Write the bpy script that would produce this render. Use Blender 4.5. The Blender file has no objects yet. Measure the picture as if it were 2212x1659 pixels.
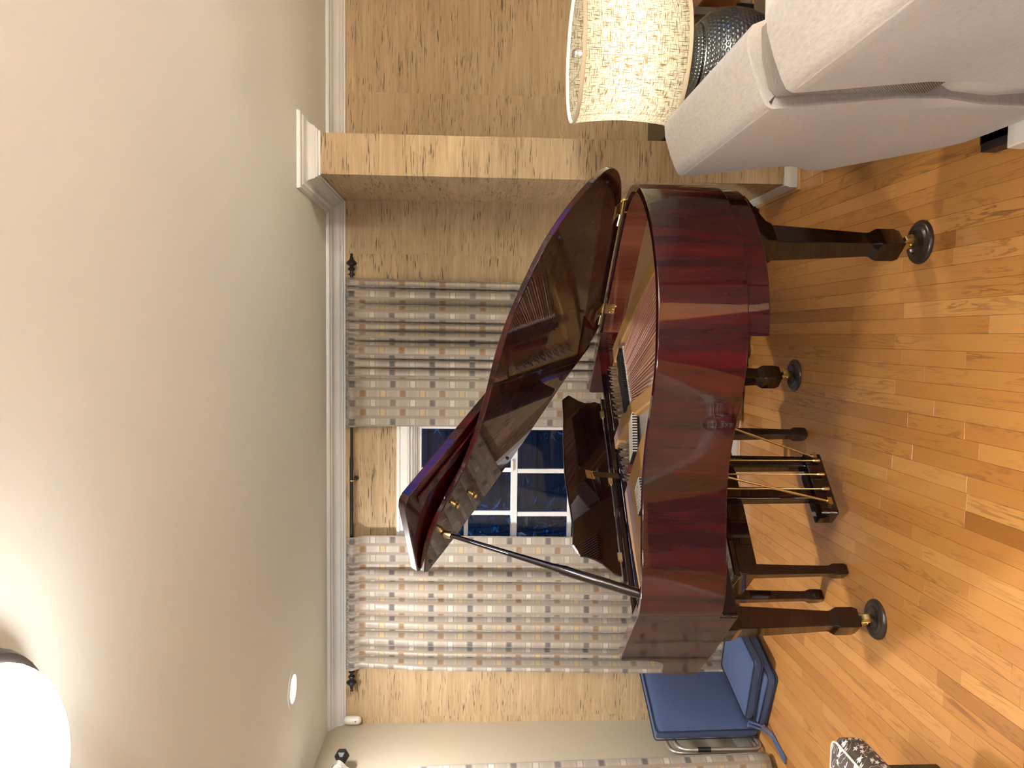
import bpy, math, random
from mathutils import Matrix, Vector
R = math.radians
random.seed(7)
S = bpy.context.scene
col = S.collection

# ------------------------------------------------------------------ camera
def unit(v): return Vector(v).normalized()
FPX = 1680.0
yc = unit((104.5, -87.0, FPX))                  # world Y in (right, down, forward)
dv = Vector((-0.012, 1.0, 0.0)); dv = (dv - yc * dv.dot(yc)).normalized()
xc = dv.cross(yc)
def cam2world(c): c = Vector(c); return Vector((c.dot(xc), c.dot(yc), -c.dot(dv)))
right, down, fwd = cam2world((1, 0, 0)), cam2world((0, 1, 0)), cam2world((0, 0, 1))
CAM = Vector((0, 0, 1.6))
cd = bpy.data.cameras.new('camera'); cam = bpy.data.objects.new('camera', cd); col.objects.link(cam)
cd.sensor_fit = 'HORIZONTAL'; cd.sensor_width = 36; cd.lens = 36 * FPX / 2212
cd.clip_start = 0.05; cd.clip_end = 100
m = Matrix.Identity(4)                          # the phone was held sideways: image right is the world's down
for i in range(3):
    m[i][0] = down[i]; m[i][1] = right[i]; m[i][2] = -fwd[i]; m[i][3] = CAM[i]
cam.matrix_world = m
S.camera = cam
def project(p):
    w = Vector(p) - CAM; d = w.dot(fwd)
    if d <= 0.05: return None
    return 1106 + FPX * w.dot(down) / d, 829.5 - FPX * w.dot(right) / d

# ------------------------------------------------------------------ world, lights, exposure
S.view_settings.view_transform = 'Standard'; S.view_settings.look = 'None'
S.view_settings.gamma = 1; S.view_settings.use_curve_mapping = False
S.view_settings.exposure = 1.08
S.cycles.caustics_reflective = False; S.cycles.caustics_refractive = False; S.cycles.sample_clamp_indirect = 12.0
wd = bpy.data.worlds.new('dusk_sky'); S.world = wd; wd.use_nodes = True
wn = wd.node_tree; bg = wn.nodes['Background']
bg.inputs[0].default_value = (0.07, 0.26, 1.2, 1); bg.inputs[1].default_value = 1.0

WARM = (1.0, 0.97, 0.92)
COOL = (1.0, 0.98, 0.95)
CEIL = 2.42
FLUSH = (-0.72, 1.22)
SPOT = (-1.65, 3.57)
LAMP = (1.078, 3.02)
def light(name, kind, loc, power, color, **k):
    d = bpy.data.lights.new(name, kind); d.energy = power; d.color = color
    o = bpy.data.objects.new(name, d); o.location = loc; col.objects.link(o)
    for a, v in k.items(): setattr(d, a, v)
    return o
light('downlight_bulb', 'AREA', (SPOT[0], SPOT[1], 2.408), 22, COOL, shape='DISK', size=0.12)
light('flush_light_bulb', 'AREA', (FLUSH[0], FLUSH[1], 2.262), 11, WARM, shape='DISK', size=0.22)
up = light('fill_uplight', 'AREA', (1.9, -1.75, 1.805), 400, (1.0, 0.99, 0.96), shape='DISK', size=0.24); up.rotation_euler = (math.pi, 0, 0)  # added fill aimed upward to brighten the ceiling, no known lamp there
light('lamp_bulb', 'POINT', (LAMP[0], LAMP[1], 1.048), 12.5, (1.0, 0.90, 0.72), shadow_soft_size=0.045)

# ------------------------------------------------------------------ materials
def mat(name):
    M = bpy.data.materials.new(name); M.use_nodes = True
    nt = M.node_tree; return M, nt, nt.nodes['Principled BSDF']
def setp(b, **k):
    for n, v in k.items():
        n = n.replace('_', ' ')
        if n in b.inputs: b.inputs[n].default_value = v if not (isinstance(v, tuple) and len(v) == 3) else (*v, 1)
def plain(name, c, rough=0.5, **k):
    M, nt, b = mat(name); setp(b, Base_Color=c, Roughness=rough, **k); return M
def N(nt, t, **k):
    n = nt.nodes.new(t)
    for a, v in k.items(): setattr(n, a, v)
    return n
def L(nt, a, b): nt.links.new(a, b)
def mth(nt, op, a, b=None, c=None):
    n = N(nt, 'ShaderNodeMath', operation=op)
    for i, v in enumerate((a, b, c)):
        if v is None: continue
        if isinstance(v, (int, float)): n.inputs[i].default_value = v
        else: L(nt, v, n.inputs[i])
    return n.outputs[0]
def mixc(nt, f, a, b, mode='MIX'):
    n = N(nt, 'ShaderNodeMix', data_type='RGBA', blend_type=mode)
    for i, v in ((0, f), (6, a), (7, b)):
        if isinstance(v, (int, float)): n.inputs[i].default_value = v
        elif isinstance(v, tuple): n.inputs[i].default_value = (*v, 1) if len(v) == 3 else v
        else: L(nt, v, n.inputs[i])
    return n.outputs[2]
def coords(nt, kind='Object', scale=(1, 1, 1), rot=(0, 0, 0)):
    mp = N(nt, 'ShaderNodeMapping'); mp.inputs['Scale'].default_value = scale; mp.inputs['Rotation'].default_value = rot
    if kind == 'Position': L(nt, N(nt, 'ShaderNodeNewGeometry').outputs['Position'], mp.inputs[0])
    else: L(nt, N(nt, 'ShaderNodeTexCoord').outputs[kind], mp.inputs[0])
    return mp.outputs[0]
def noise(nt, vec, scale, detail=4, rough=0.55, dist=0.0):
    n = N(nt, 'ShaderNodeTexNoise'); L(nt, vec, n.inputs['Vector'])
    n.inputs['Scale'].default_value = scale; n.inputs['Detail'].default_value = detail
    n.inputs['Roughness'].default_value = rough; n.inputs['Distortion'].default_value = dist
    return n.outputs['Fac']
def ramp(nt, f, stops):
    r = N(nt, 'ShaderNodeValToRGB'); e = r.color_ramp.elements
    while len(e) < len(stops): e.new(0.5)
    for i, (p, c) in enumerate(stops):
        e[i].position = p; e[i].color = (*c, 1) if len(c) == 3 else c
    L(nt, f, r.inputs[0]); return r.outputs[0]
def rng(nt, f, a, b, c=0.0, d=1.0):
    n = N(nt, 'ShaderNodeMapRange'); L(nt, f, n.inputs[0])
    for i, v in enumerate((a, b, c, d)): n.inputs[i + 1].default_value = v
    return n.outputs[0]
def bump(nt, b, h, dist=0.001, st=1.0):
    n = N(nt, 'ShaderNodeBump'); n.inputs['Distance'].default_value = dist; n.inputs['Strength'].default_value = st
    L(nt, h, n.inputs['Height']); L(nt, n.outputs[0], b.inputs['Normal'])

def lacquer(name, c0, c1, c2, scale=(11, 11, 1.2), rough=0.35):
    M, nt, b = mat(name)
    v = coords(nt, 'Object', scale)
    f = noise(nt, v, 1.0, 5, 0.6, 0.6)
    g = noise(nt, coords(nt, 'Object', (scale[0] * 6, scale[1] * 6, scale[2] * 4)), 1.0, 3)
    f2 = mth(nt, 'ADD', mth(nt, 'MULTIPLY', f, 0.8), mth(nt, 'MULTIPLY', g, 0.2))
    L(nt, ramp(nt, f2, [(0.36, c0), (0.5, c1), (0.64, c2)]), b.inputs['Base Color'])
    setp(b, Roughness=rough, Coat_Weight=1.0, Coat_Roughness=0.012, Coat_IOR=1.5, Specular_IOR_Level=0.08)
    return M
MAHOG = lacquer('mahogany_lacquer', (0.009, 0.0006, 0.0010), (0.024, 0.0010, 0.0015), (0.046, 0.0018, 0.0018))
MAHOG_IN = lacquer('inner_rim_mahogany', (0.07, 0.014, 0.009), (0.13, 0.033, 0.018), (0.20, 0.060, 0.032), (7, 7, 1.0))
DARKW = lacquer('dark_lacquer', (0.004, 0.0012, 0.0013), (0.007, 0.0017, 0.0017), (0.012, 0.0026, 0.0023), (5, 5, 1.0))
LEGW = lacquer('leg_lacquer', (0.005, 0.0012, 0.001), (0.008, 0.0018, 0.0014), (0.013, 0.0026, 0.002), (14, 14, 1.5))
BRASS = plain('brass', (0.70, 0.54, 0.25), 0.24, Metallic=1.0)
DULLBRASS = plain('dull_brass', (0.55, 0.42, 0.20), 0.38, Metallic=1.0)
STEEL = plain('steel', (0.62, 0.60, 0.58), 0.3, Metallic=1.0)
COPPER = plain('copper_wire', (0.75, 0.38, 0.26), 0.35, Metallic=0.75)
BLACK = plain('black_paint', (0.006, 0.006, 0.007), 0.4)
DAMP = plain('damper_black', (0.008, 0.008, 0.010), 0.5)
FELTW = plain('white_felt', (0.70, 0.62, 0.54), 0.9)
FELTR = plain('red_felt', (0.11, 0.005, 0.012), 0.9)
M_, nt, b = mat('gold_plate'); PLATE = M_
L(nt, ramp(nt, noise(nt, coords(nt), 3.0, 3), [(0.3, (0.34, 0.175, 0.050)), (0.7, (0.42, 0.225, 0.070))]), b.inputs['Base Color'])
setp(b, Roughness=0.42, Metallic=0.35)
SNDBOARD = plain('soundboard', (0.34, 0.20, 0.10), 0.4)
WHITE = plain('white_gloss_paint', (0.74, 0.73, 0.71), 0.28)
TRIM = plain('trim_paint', (0.62, 0.62, 0.60), 0.35)
IRON = plain('black_iron', (0.010, 0.009, 0.009), 0.42)
BRONZE = plain('dark_bronze', (0.05, 0.040, 0.035), 0.35, Metallic=0.8)
PLASTIC = plain('white_plastic', (0.72, 0.68, 0.60), 0.35)
CUPM = plain('brown_cup_plastic', (0.030, 0.018, 0.015), 0.28)

M_, nt, b = mat('ceiling_paint'); CEILM = M_
L(nt, ramp(nt, noise(nt, coords(nt, 'Position'), 0.8, 2), [(0.3, (0.77, 0.815, 0.775)), (0.7, (0.79, 0.83, 0.795))]), b.inputs['Base Color'])
setp(b, Roughness=0.75); bump(nt, b, noise(nt, coords(nt, 'Position'), 220, 2), 0.0004, 0.4)
M_, nt, b = mat('cream_wall_paint'); CREAM = M_
setp(b, Base_Color=(0.47, 0.415, 0.315), Roughness=0.7); bump(nt, b, noise(nt, coords(nt, 'Position'), 200, 2), 0.0004, 0.4)

def grasscloth(name, cols, streak, smoothf=1.0):
    M, nt, b = mat(name)
    pos = N(nt, 'ShaderNodeSeparateXYZ'); L(nt, N(nt, 'ShaderNodeNewGeometry').outputs['Position'], pos.inputs[0])
    h = mth(nt, 'ADD', pos.outputs[0], pos.outputs[1])
    panel = mth(nt, 'FLOOR', mth(nt, 'DIVIDE', mth(nt, 'SUBTRACT', h, 4.99), 0.91))
    def vec(sx, sz, off):
        c = N(nt, 'ShaderNodeCombineXYZ')
        L(nt, mth(nt, 'MULTIPLY', h, sx), c.inputs[0]); L(nt, mth(nt, 'MULTIPLY', pos.outputs[2], sz), c.inputs[1])
        L(nt, mth(nt, 'MULTIPLY_ADD', panel, 7.31, off), c.inputs[2]); return c.outputs[0]
    fine = noise(nt, vec(4.0, 150, 0), 1.0, 4, 0.6)
    wide = noise(nt, vec(2.2, 28, 3), 1.0, 3, 0.6)
    f = mth(nt, 'ADD', mth(nt, 'MULTIPLY', fine, 0.55), mth(nt, 'MULTIPLY', wide, 0.45))
    c = ramp(nt, f, [(0.30, cols[0]), (0.5, cols[1]), (0.70, cols[2])])
    dash = noise(nt, vec(11, 170, 9), 1.0, 2, 0.5)
    clump = noise(nt, vec(3.0, 9, 5), 1.0, 2)
    d = mth(nt, 'MULTIPLY', rng(nt, dash, 0.585, 0.65), rng(nt, clump, 0.38, 0.55))
    d = mth(nt, 'MULTIPLY', d, smoothf)
    L(nt, mixc(nt, d, c, streak), b.inputs['Base Color'])
    setp(b, Roughness=0.62, Specular_IOR_Level=0.3)
    bump(nt, b, mth(nt, 'SUBTRACT', fine, mth(nt, 'MULTIPLY', d, 0.5)), 0.0012, 0.7)
    return M
GRASS = grasscloth('grasscloth_wallpaper', ((0.31, 0.212, 0.112), (0.43, 0.308, 0.173), (0.53, 0.40, 0.25)), (0.115, 0.078, 0.046))

def floor_material():
    M, nt, b = mat('oak_strip')
    at = N(nt, 'ShaderNodeAttribute', attribute_name='tone'); tone = at.outputs['Fac']
    pos = N(nt, 'ShaderNodeSeparateXYZ'); L(nt, N(nt, 'ShaderNodeNewGeometry').outputs['Position'], pos.inputs[0])
    def vec(sx, sy, off):
        c = N(nt, 'ShaderNodeCombineXYZ')
        L(nt, mth(nt, 'MULTIPLY', pos.outputs[0], sx), c.inputs[0]); L(nt, mth(nt, 'MULTIPLY', pos.outputs[1], sy), c.inputs[1])
        L(nt, mth(nt, 'MULTIPLY_ADD', tone, 91.7, off), c.inputs[2]); return c.outputs[0]
    g1 = noise(nt, vec(26, 2.2, 0), 1.0, 3, 0.55, 0.8)
    rings = mth(nt, 'SINE', mth(nt, 'MULTIPLY', g1, 34.0))
    g2 = noise(nt, vec(420, 9, 4), 1.0, 3)
    base = ramp(nt, tone, [(0.0, (0.30, 0.115, 0.026)), (0.25, (0.42, 0.176, 0.042)), (0.6, (0.47, 0.21, 0.054)), (1.0, (0.57, 0.28, 0.085))])
    dark = mth(nt, 'MULTIPLY', rng(nt, rings, 0.55, 1.0), rng(nt, noise(nt, vec(10, 1.5, 8), 1.0, 2), 0.42, 0.72))
    dark = mth(nt, 'ADD', mth(nt, 'MULTIPLY', dark, 0.78), mth(nt, 'MULTIPLY', rng(nt, g2, 0.55, 0.75), 0.16))
    L(nt, mixc(nt, dark, base, (0.17, 0.060, 0.020)), b.inputs['Base Color'])
    setp(b, Roughness=0.30, Coat_Weight=0.45, Coat_Roughness=0.16, Specular_IOR_Level=0.4)
    bump(nt, b, g2, 0.0003, 0.5)
    return M
OAK = floor_material()

def curtain_material():
    M, nt, b = mat('woven_check_curtain')
    uv = N(nt, 'ShaderNodeSeparateXYZ'); L(nt, N(nt, 'ShaderNodeUVMap').outputs[0], uv.inputs[0])
    cu = mth(nt, 'DIVIDE', uv.outputs[0], 0.0545); ci = mth(nt, 'FLOOR', cu); fu = mth(nt, 'FRACT', cu)
    par = mth(nt, 'MODULO', mth(nt, 'ADD', ci, 200), 2.0)
    rv = mth(nt, 'ADD', mth(nt, 'DIVIDE', uv.outputs[1], 0.113), mth(nt, 'MULTIPLY', par, 0.5))
    ri = mth(nt, 'FLOOR', rv); fv = mth(nt, 'FRACT', rv)
    alt = mth(nt, 'MODULO', mth(nt, 'ADD', ri, 100), 2.0)
    incol = mth(nt, 'MULTIPLY', mth(nt, 'GREATER_THAN', fu, 0.16), mth(nt, 'LESS_THAN', fu, 0.84))
    insq = mth(nt, 'MULTIPLY', incol, mth(nt, 'LESS_THAN', fv, 0.24))
    satin = mth(nt, 'MULTIPLY', mth(nt, 'MULTIPLY', incol, mth(nt, 'GREATER_THAN', fv, 0.30)), mth(nt, 'LESS_THAN', fv, 0.94))
    wv = noise(nt, coords(nt, 'UV', (60, 900, 1)), 1.0, 2)
    ground = mixc(nt, wv, (0.235, 0.19, 0.15), (0.30, 0.25, 0.20))
    band = ramp(nt, fv, [(0.28, (0.42, 0.365, 0.31)), (0.45, (0.33, 0.285, 0.235)), (0.8, (0.33, 0.285, 0.235)), (0.95, (0.42, 0.365, 0.31))])
    ground = mixc(nt, mth(nt, 'MULTIPLY', satin, 0.75), ground, band)
    ca = mixc(nt, alt, (0.085, 0.083, 0.085), (0.50, 0.46, 0.42))
    cb = mixc(nt, alt, (0.22, 0.118, 0.042), (0.46, 0.345, 0.18))
    sq = mixc(nt, par, ca, cb)
    fade = rng(nt, noise(nt, coords(nt, 'UV', (9, 6, 1)), 1.0, 1), 0.3, 0.6, 0.45, 0.95)
    L(nt, mixc(nt, mth(nt, 'MULTIPLY', insq, fade), ground, sq), b.inputs['Base Color'])
    L(nt, rng(nt, satin, 0, 1, 0.65, 0.42), b.inputs['Roughness'])
    setp(b, Sheen_Weight=0.15)
    bump(nt, b, wv, 0.0005, 0.4)
    return M
CURT = curtain_material()

def fabric(name, c0, c1, sx, sz, bstr=0.5, sheen=0.2):
    M, nt, b = mat(name)
    w1 = noise(nt, coords(nt, 'Object', (sx, sx, sz)), 1.0, 3, 0.6)
    w2 = noise(nt, coords(nt, 'Object', (sz, sz, sx)), 1.0, 2, 0.6)
    f = mth(nt, 'MULTIPLY_ADD', w2, 0.35, mth(nt, 'MULTIPLY', w1, 0.65))
    L(nt, mixc(nt, rng(nt, f, 0.35, 0.65), c0, c1), b.inputs['Base Color'])
    setp(b, Roughness=0.85, Sheen_Weight=sheen, Sheen_Roughness=0.5)
    bump(nt, b, f, 0.0012, bstr); return M
SOFA = fabric('taupe_weave', (0.35, 0.295, 0.255), (0.455, 0.39, 0.34), 40, 420)
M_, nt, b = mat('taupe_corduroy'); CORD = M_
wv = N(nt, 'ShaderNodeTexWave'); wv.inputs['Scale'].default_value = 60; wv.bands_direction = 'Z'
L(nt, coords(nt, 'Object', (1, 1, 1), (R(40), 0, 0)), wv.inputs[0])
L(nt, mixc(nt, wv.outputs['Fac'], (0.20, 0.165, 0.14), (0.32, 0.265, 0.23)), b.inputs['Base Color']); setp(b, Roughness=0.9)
bump(nt, b, wv.outputs['Fac'], 0.002, 0.6)
BLUE = fabric('blue_canvas', (0.038, 0.062, 0.145), (0.052, 0.083, 0.190), 500, 500, 0.3, 0.1)
BLUEDARK = plain('blue_piping', (0.012, 0.020, 0.05), 0.7)
def flower_fabric():
    M, nt, b = mat('brown_flower_fabric')
    v = coords(nt, 'UV', (34, 34, 1))
    vo = N(nt, 'ShaderNodeTexVoronoi', voronoi_dimensions='2D'); vo.inputs['Scale'].default_value = 1.0; vo.inputs['Randomness'].default_value = 0.75
    L(nt, v, vo.inputs['Vector'])
    off = N(nt, 'ShaderNodeVectorMath', operation='SUBTRACT'); L(nt, v, off.inputs[0]); L(nt, vo.outputs['Position'], off.inputs[1])
    s = N(nt, 'ShaderNodeSeparateXYZ'); L(nt, off.outputs[0], s.inputs[0])
    ang = mth(nt, 'ARCTAN2', s.outputs[1], s.outputs[0])
    pet = mth(nt, 'MULTIPLY_ADD', mth(nt, 'COSINE', mth(nt, 'MULTIPLY', ang, 5.0)), 0.085, 0.215)
    star = mth(nt, 'LESS_THAN', vo.outputs['Distance'], pet)
    n = noise(nt, coords(nt, 'UV', (20, 20, 1)), 1.0, 1, 0.5, 1.5)
    stem = mth(nt, 'LESS_THAN', mth(nt, 'ABSOLUTE', mth(nt, 'SUBTRACT', n, 0.5)), 0.012)
    f = mth(nt, 'MAXIMUM', star, mth(nt, 'MULTIPLY', stem, 0.8))
    L(nt, mixc(nt, f, (0.075, 0.052, 0.042), (0.78, 0.76, 0.76)), b.inputs['Base Color']); setp(b, Roughness=0.7)
    return M
FLOWER = flower_fabric()

def glass(name, tint=(1, 1, 1), ior=1.5):
    M = bpy.data.materials.new(name); M.use_nodes = True; nt = M.node_tree; nt.nodes.clear()
    o = N(nt, 'ShaderNodeOutputMaterial'); t = N(nt, 'ShaderNodeBsdfTransparent'); g = N(nt, 'ShaderNodeBsdfGlossy')
    t.inputs[0].default_value = (*tint, 1); g.inputs['Roughness'].default_value = 0.01
    fr = N(nt, 'ShaderNodeFresnel'); fr.inputs[0].default_value = ior
    mx = N(nt, 'ShaderNodeMixShader'); L(nt, fr.outputs[0], mx.inputs[0]); L(nt, t.outputs[0], mx.inputs[1]); L(nt, g.outputs[0], mx.inputs[2])
    L(nt, mx.outputs[0], o.inputs[0]); return M
GLASS = glass('window_glass'); JAR = glass('clear_glass', (0.86, 0.87, 0.84), 1.6)
def emit(name, c, s):
    M = bpy.data.materials.new(name); M.use_nodes = True; nt = M.node_tree; nt.nodes.clear()
    o = N(nt, 'ShaderNodeOutputMaterial'); e = N(nt, 'ShaderNodeEmission'); e.inputs[0].default_value = (*c, 1); e.inputs[1].default_value = s
    L(nt, e.outputs[0], o.inputs[0]); return M
GLOBE = emit("lit_frosted_glass", (1.0, 0.97, 0.92), 25.0)
LEDS = emit('lit_downlight_lens', (1.0, 0.95, 0.88), 7.0)
# lamp shade: thin linen, lit from inside by the bulb
SHADE = bpy.data.materials.new('linen_shade'); SHADE.use_nodes = True; nt = SHADE.node_tree; nt.nodes.clear()
o_ = N(nt, 'ShaderNodeOutputMaterial'); tr = N(nt, 'ShaderNodeBsdfTranslucent'); df = N(nt, 'ShaderNodeBsdfDiffuse'); mx = N(nt, 'ShaderNodeMixShader')
h1 = noise(nt, coords(nt, 'UV', (26, 330, 1)), 1.0, 2, 0.6); h2 = noise(nt, coords(nt, 'UV', (330, 26, 1)), 1.0, 2, 0.6)
th = mth(nt, 'MAXIMUM', rng(nt, h1, 0.54, 0.62), rng(nt, h2, 0.54, 0.62))
c_ = mixc(nt, th, (0.29, 0.272, 0.215), (0.098, 0.062, 0.024))
L(nt, c_, tr.inputs[0]); L(nt, c_, df.inputs[0]); mx.inputs[0].default_value = 0.35
L(nt, tr.outputs[0], mx.inputs[1]); L(nt, df.outputs[0], mx.inputs[2]); L(nt, mx.outputs[0], o_.inputs[0])
HEM = plain('shade_hem', (0.55, 0.42, 0.28), 0.8)
M_, nt, b = mat('hammered_gunmetal'); HAMMER = M_
uv = N(nt, 'ShaderNodeSeparateXYZ'); L(nt, N(nt, 'ShaderNodeUVMap').outputs[0], uv.inputs[0])
rw = mth(nt, 'FLOOR', uv.outputs[1]); cu = mth(nt, 'ADD', uv.outputs[0], mth(nt, 'MULTIPLY', mth(nt, 'MODULO', rw, 2.0), 0.5))
dx_ = mth(nt, 'SUBTRACT', mth(nt, 'FRACT', cu), 0.5); dy_ = mth(nt, 'SUBTRACT', mth(nt, 'FRACT', uv.outputs[1]), 0.5)
dd = mth(nt, 'ADD', mth(nt, 'MULTIPLY', dx_, dx_), mth(nt, 'MULTIPLY', dy_, dy_))
dd = mth(nt, 'ADD', mth(nt, 'MINIMUM', dd, 0.2), mth(nt, 'MULTIPLY', noise(nt, coords(nt), 60, 1), 0.10))
setp(b, Base_Color=(0.075, 0.078, 0.082), Metallic=0.85, Roughness=0.26); bump(nt, b, dd, 0.012, 0.8)
ORANGEW = lacquer('orange_stained_wood', (0.30, 0.085, 0.022), (0.38, 0.115, 0.032), (0.44, 0.14, 0.042), (1.5, 9, 9), 0.4)
DARKTAB = plain('espresso_wood', (0.030, 0.016, 0.010), 0.35, Coat_Weight=0.3)
FRAMEM = plain('grey_tube_metal', (0.42, 0.38, 0.34), 0.38, Metallic=0.7)
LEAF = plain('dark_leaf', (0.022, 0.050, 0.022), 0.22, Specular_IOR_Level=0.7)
BARK = plain('bark', (0.03, 0.025, 0.02), 0.9)
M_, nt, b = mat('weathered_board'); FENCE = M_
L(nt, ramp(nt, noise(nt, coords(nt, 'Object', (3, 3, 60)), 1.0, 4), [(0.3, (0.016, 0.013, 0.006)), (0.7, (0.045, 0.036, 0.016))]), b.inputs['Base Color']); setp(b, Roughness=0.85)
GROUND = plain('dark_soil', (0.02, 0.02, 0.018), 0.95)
SHOE = plain('oak_shoe_moulding', (0.47, 0.25, 0.10), 0.35)

# ------------------------------------------------------------------ mesh helpers
class MB:
    def __init__(s, M=None): s.v = []; s.f = []; s.uv = None; s.M = M or Matrix.Identity(4)
    def add(s, vs, fs):
        o = len(s.v); s.v += [s.M @ Vector(p) for p in vs]; s.f += [tuple(i + o for i in f) for f in fs]; return s
    def box(s, x0, x1, y0, y1, z0, z1):
        return s.add([(x0, y0, z0), (x1, y0, z0), (x1, y1, z0), (x0, y1, z0), (x0, y0, z1), (x1, y0, z1), (x1, y1, z1), (x0, y1, z1)],
                     [(3, 2, 1, 0), (4, 5, 6, 7), (0, 1, 5, 4), (1, 2, 6, 5), (2, 3, 7, 6), (3, 0, 4, 7)])
    def loft(s, rings, cap=True, closed=True):
        n = len(rings[0]); vs = [p for r in rings for p in r]; fs = []
        for k in range(len(rings) - 1):
            for i in range(n if closed else n - 1):
                j = (i + 1) % n
                fs.append((k * n + i, k * n + j, (k + 1) * n + j, (k + 1) * n + i))
        if cap: fs += [tuple(range(n))[::-1], tuple((len(rings) - 1) * n + i for i in range(n))]
        return s.add(vs, fs)
    def prism(s, poly, a, b, ax='z'):
        g = {'z': lambda p, h: (p[0], p[1], h), 'x': lambda p, h: (h, p[0], p[1]), 'y': lambda p, h: (p[0], h, p[1])}[ax]
        return s.loft([[g(p, a) for p in poly], [g(p, b) for p in poly]])
    def lathe(s, prof, c=(0, 0, 0), n=32, cap=True, ax='z'):
        rings = []
        for r, z in prof:
            ring = []
            for i in range(n):
                a = 2 * math.pi * i / n; x, y = r * math.cos(a), r * math.sin(a)
                p = {'z': (x, y, z), 'x': (z, x, y), 'y': (y, z, x)}[ax]
                ring.append((p[0] + c[0], p[1] + c[1], p[2] + c[2]))
            rings.append(ring)
        return s.loft(rings, cap)
    def tube(s, pts, r, n=8, cap=True):
        pts = [Vector(p) for p in pts]; rings = []; up = None
        for i, p in enumerate(pts):
            t = (pts[min(i + 1, len(pts) - 1)] - pts[max(i - 1, 0)]).normalized()
            if up is None: up = Vector((0, 0, 1)) if abs(t.z) < 0.9 else Vector((1, 0, 0))
            a = t.cross(up).normalized(); up = a.cross(t).normalized()
            rr = r[i] if isinstance(r, (list, tuple)) else r
            rings.append([tuple(p + a * rr * math.cos(2 * math.pi * k / n) + up * rr * math.sin(2 * math.pi * k / n)) for k in range(n)])
        return s.loft(rings, cap)
    def build(s, name, material, parent=None, smooth=None, bevel=0, seg=2, sub=0, uv=None):
        me = bpy.data.meshes.new(name); inv = Matrix.Identity(4)
        if parent is not None: inv = FRAME[parent.name].inverted()
        me.from_pydata([inv @ v for v in s.v], [], s.f); me.validate(); me.update()
        me.materials.append(material)
        import bmesh
        bm = bmesh.new(); bm.from_mesh(me); bmesh.ops.recalc_face_normals(bm, faces=bm.faces); bm.to_mesh(me); bm.free()
        if uv:
            l = me.uv_layers.new(name='UVMap')
            for lp in me.loops: l.data[lp.index].uv = uv[lp.vertex_index]
        if smooth is not None:
            me.shade_smooth(); me.set_sharp_from_angle(angle=R(smooth))
        o = bpy.data.objects.new(name, me); col.objects.link(o)
        if parent is not None: o.parent = parent; FRAME[o.name] = FRAME[parent.name]
        else: FRAME[o.name] = Matrix.Identity(4)
        if bevel:
            md = o.modifiers.new('bevel', 'BEVEL'); md.width = bevel; md.segments = seg; md.limit_method = 'ANGLE'; md.angle_limit = R(35); md.harden_normals = False
        if sub:
            md = o.modifiers.new('subdivision', 'SUBSURF'); md.levels = sub; md.render_levels = sub
        return o
FRAME = {}
def tag(o, label, cat, group=None):
    o['label'] = label; o['category'] = cat
    if group: o['group'] = group
    return o
def struct(o): o['kind'] = 'structure'; return o
def stuff(o): o['kind'] = 'stuff'; return o
def thing(name, label, cat, loc=(0, 0, 0), rz=0.0, group=None):
    o = bpy.data.objects.new(name, None); o.empty_display_size = 0.1; col.objects.link(o)
    o.location = loc; o.rotation_euler = (0, 0, rz)
    FRAME[o.name] = Matrix.Translation(loc) @ Matrix.Rotation(rz, 4, 'Z')
    return tag(o, label, cat, group)
def copy_tree(o, parent=None):
    c = o.copy(); col.objects.link(c)
    if parent is not None: c.parent = parent
    for ch in [x for x in bpy.data.objects if x.parent == o]: copy_tree(ch, c)
    return c
def superbox(sx, sy, sz, n=10, e=0.35, puff=0.0):
    """rounded cushion: grid cube pushed towards a superellipsoid; returns verts, faces around the centre"""
    vs = {}; V = []; F = []
    def vert(p):
        k = tuple(round(q, 6) for q in p)
        if k not in vs:
            vs[k] = len(V); V.append(p)
        return vs[k]
    for ax in range(3):
        for sg in (-1, 1):
            for i in range(n):
                for j in range(n):
                    q = []
                    for (a, c) in ((i, j), (i + 1, j), (i + 1, j + 1), (i, j + 1)):
                        p = [0, 0, 0]; p[ax] = sg; p[(ax + 1) % 3] = -1 + 2 * a / n; p[(ax + 2) % 3] = -1 + 2 * c / n
                        q.append(vert(tuple(p)))
                    F.append(q if sg > 0 else q[::-1])
    out = []
    for p in V:
        g = [math.copysign(abs(c), c) for c in p]
        h = (sx / 2, sy / 2, sz / 2)
        r = min(e, min(h) * 0.98)
        core = [max(-(h[k] - r), min(h[k] - r, g[k] * h[k])) for k in range(3)]
        d = Vector([g[k] * h[k] - core[k] for k in range(3)])
        if d.length > 1e-9: d = d.normalized() * r
        q = Vector(core) + d
        pf = puff * (1 - p[0] ** 2) * (1 - p[1] ** 2)
        q.z += pf * (1 if p[2] > 0 else -1) * abs(p[2])
        out.append(tuple(q))
    return out, F

# ------------------------------------------------------------------ room shell
XL, XR, YB, YF = -2.31, 2.9, 4.53, -2.6
PX0, PX1, PY = 0.76, 0.954, 3.80
T = 0.14
WX0, WX1, WZ0, WZ1 = -1.62, -0.50, 0.66, 1.955   # back window opening
def wall_with_hole(name, material, axis, p0, p1, lo, hi, hole=None):
    mb = MB(); z0, z1 = 0.0, CEIL
    def bx(a0, a1, b0, b1):
        if a1 <= a0 or b1 <= b0: return
        mb.box(a0, a1, p0, p1, b0, b1) if axis == 'y' else mb.box(p0, p1, a0, a1, b0, b1)
    if hole:
        h0, h1, k0, k1 = hole
        bx(lo, h0, z0, z1); bx(h1, hi, z0, z1); bx(h0, h1, z0, k0); bx(h0, h1, k1, z1)
    else: bx(lo, hi, z0, z1)
    return struct(mb.build(name, material))
wall_with_hole('wall_back', GRASS, 'y', YB, YB + T, XL - T, XR + T, (WX0, WX1, WZ0, WZ1))
wall_with_hole('wall_left', CREAM, 'x', XL - T, XL, YF, YB)
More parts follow.
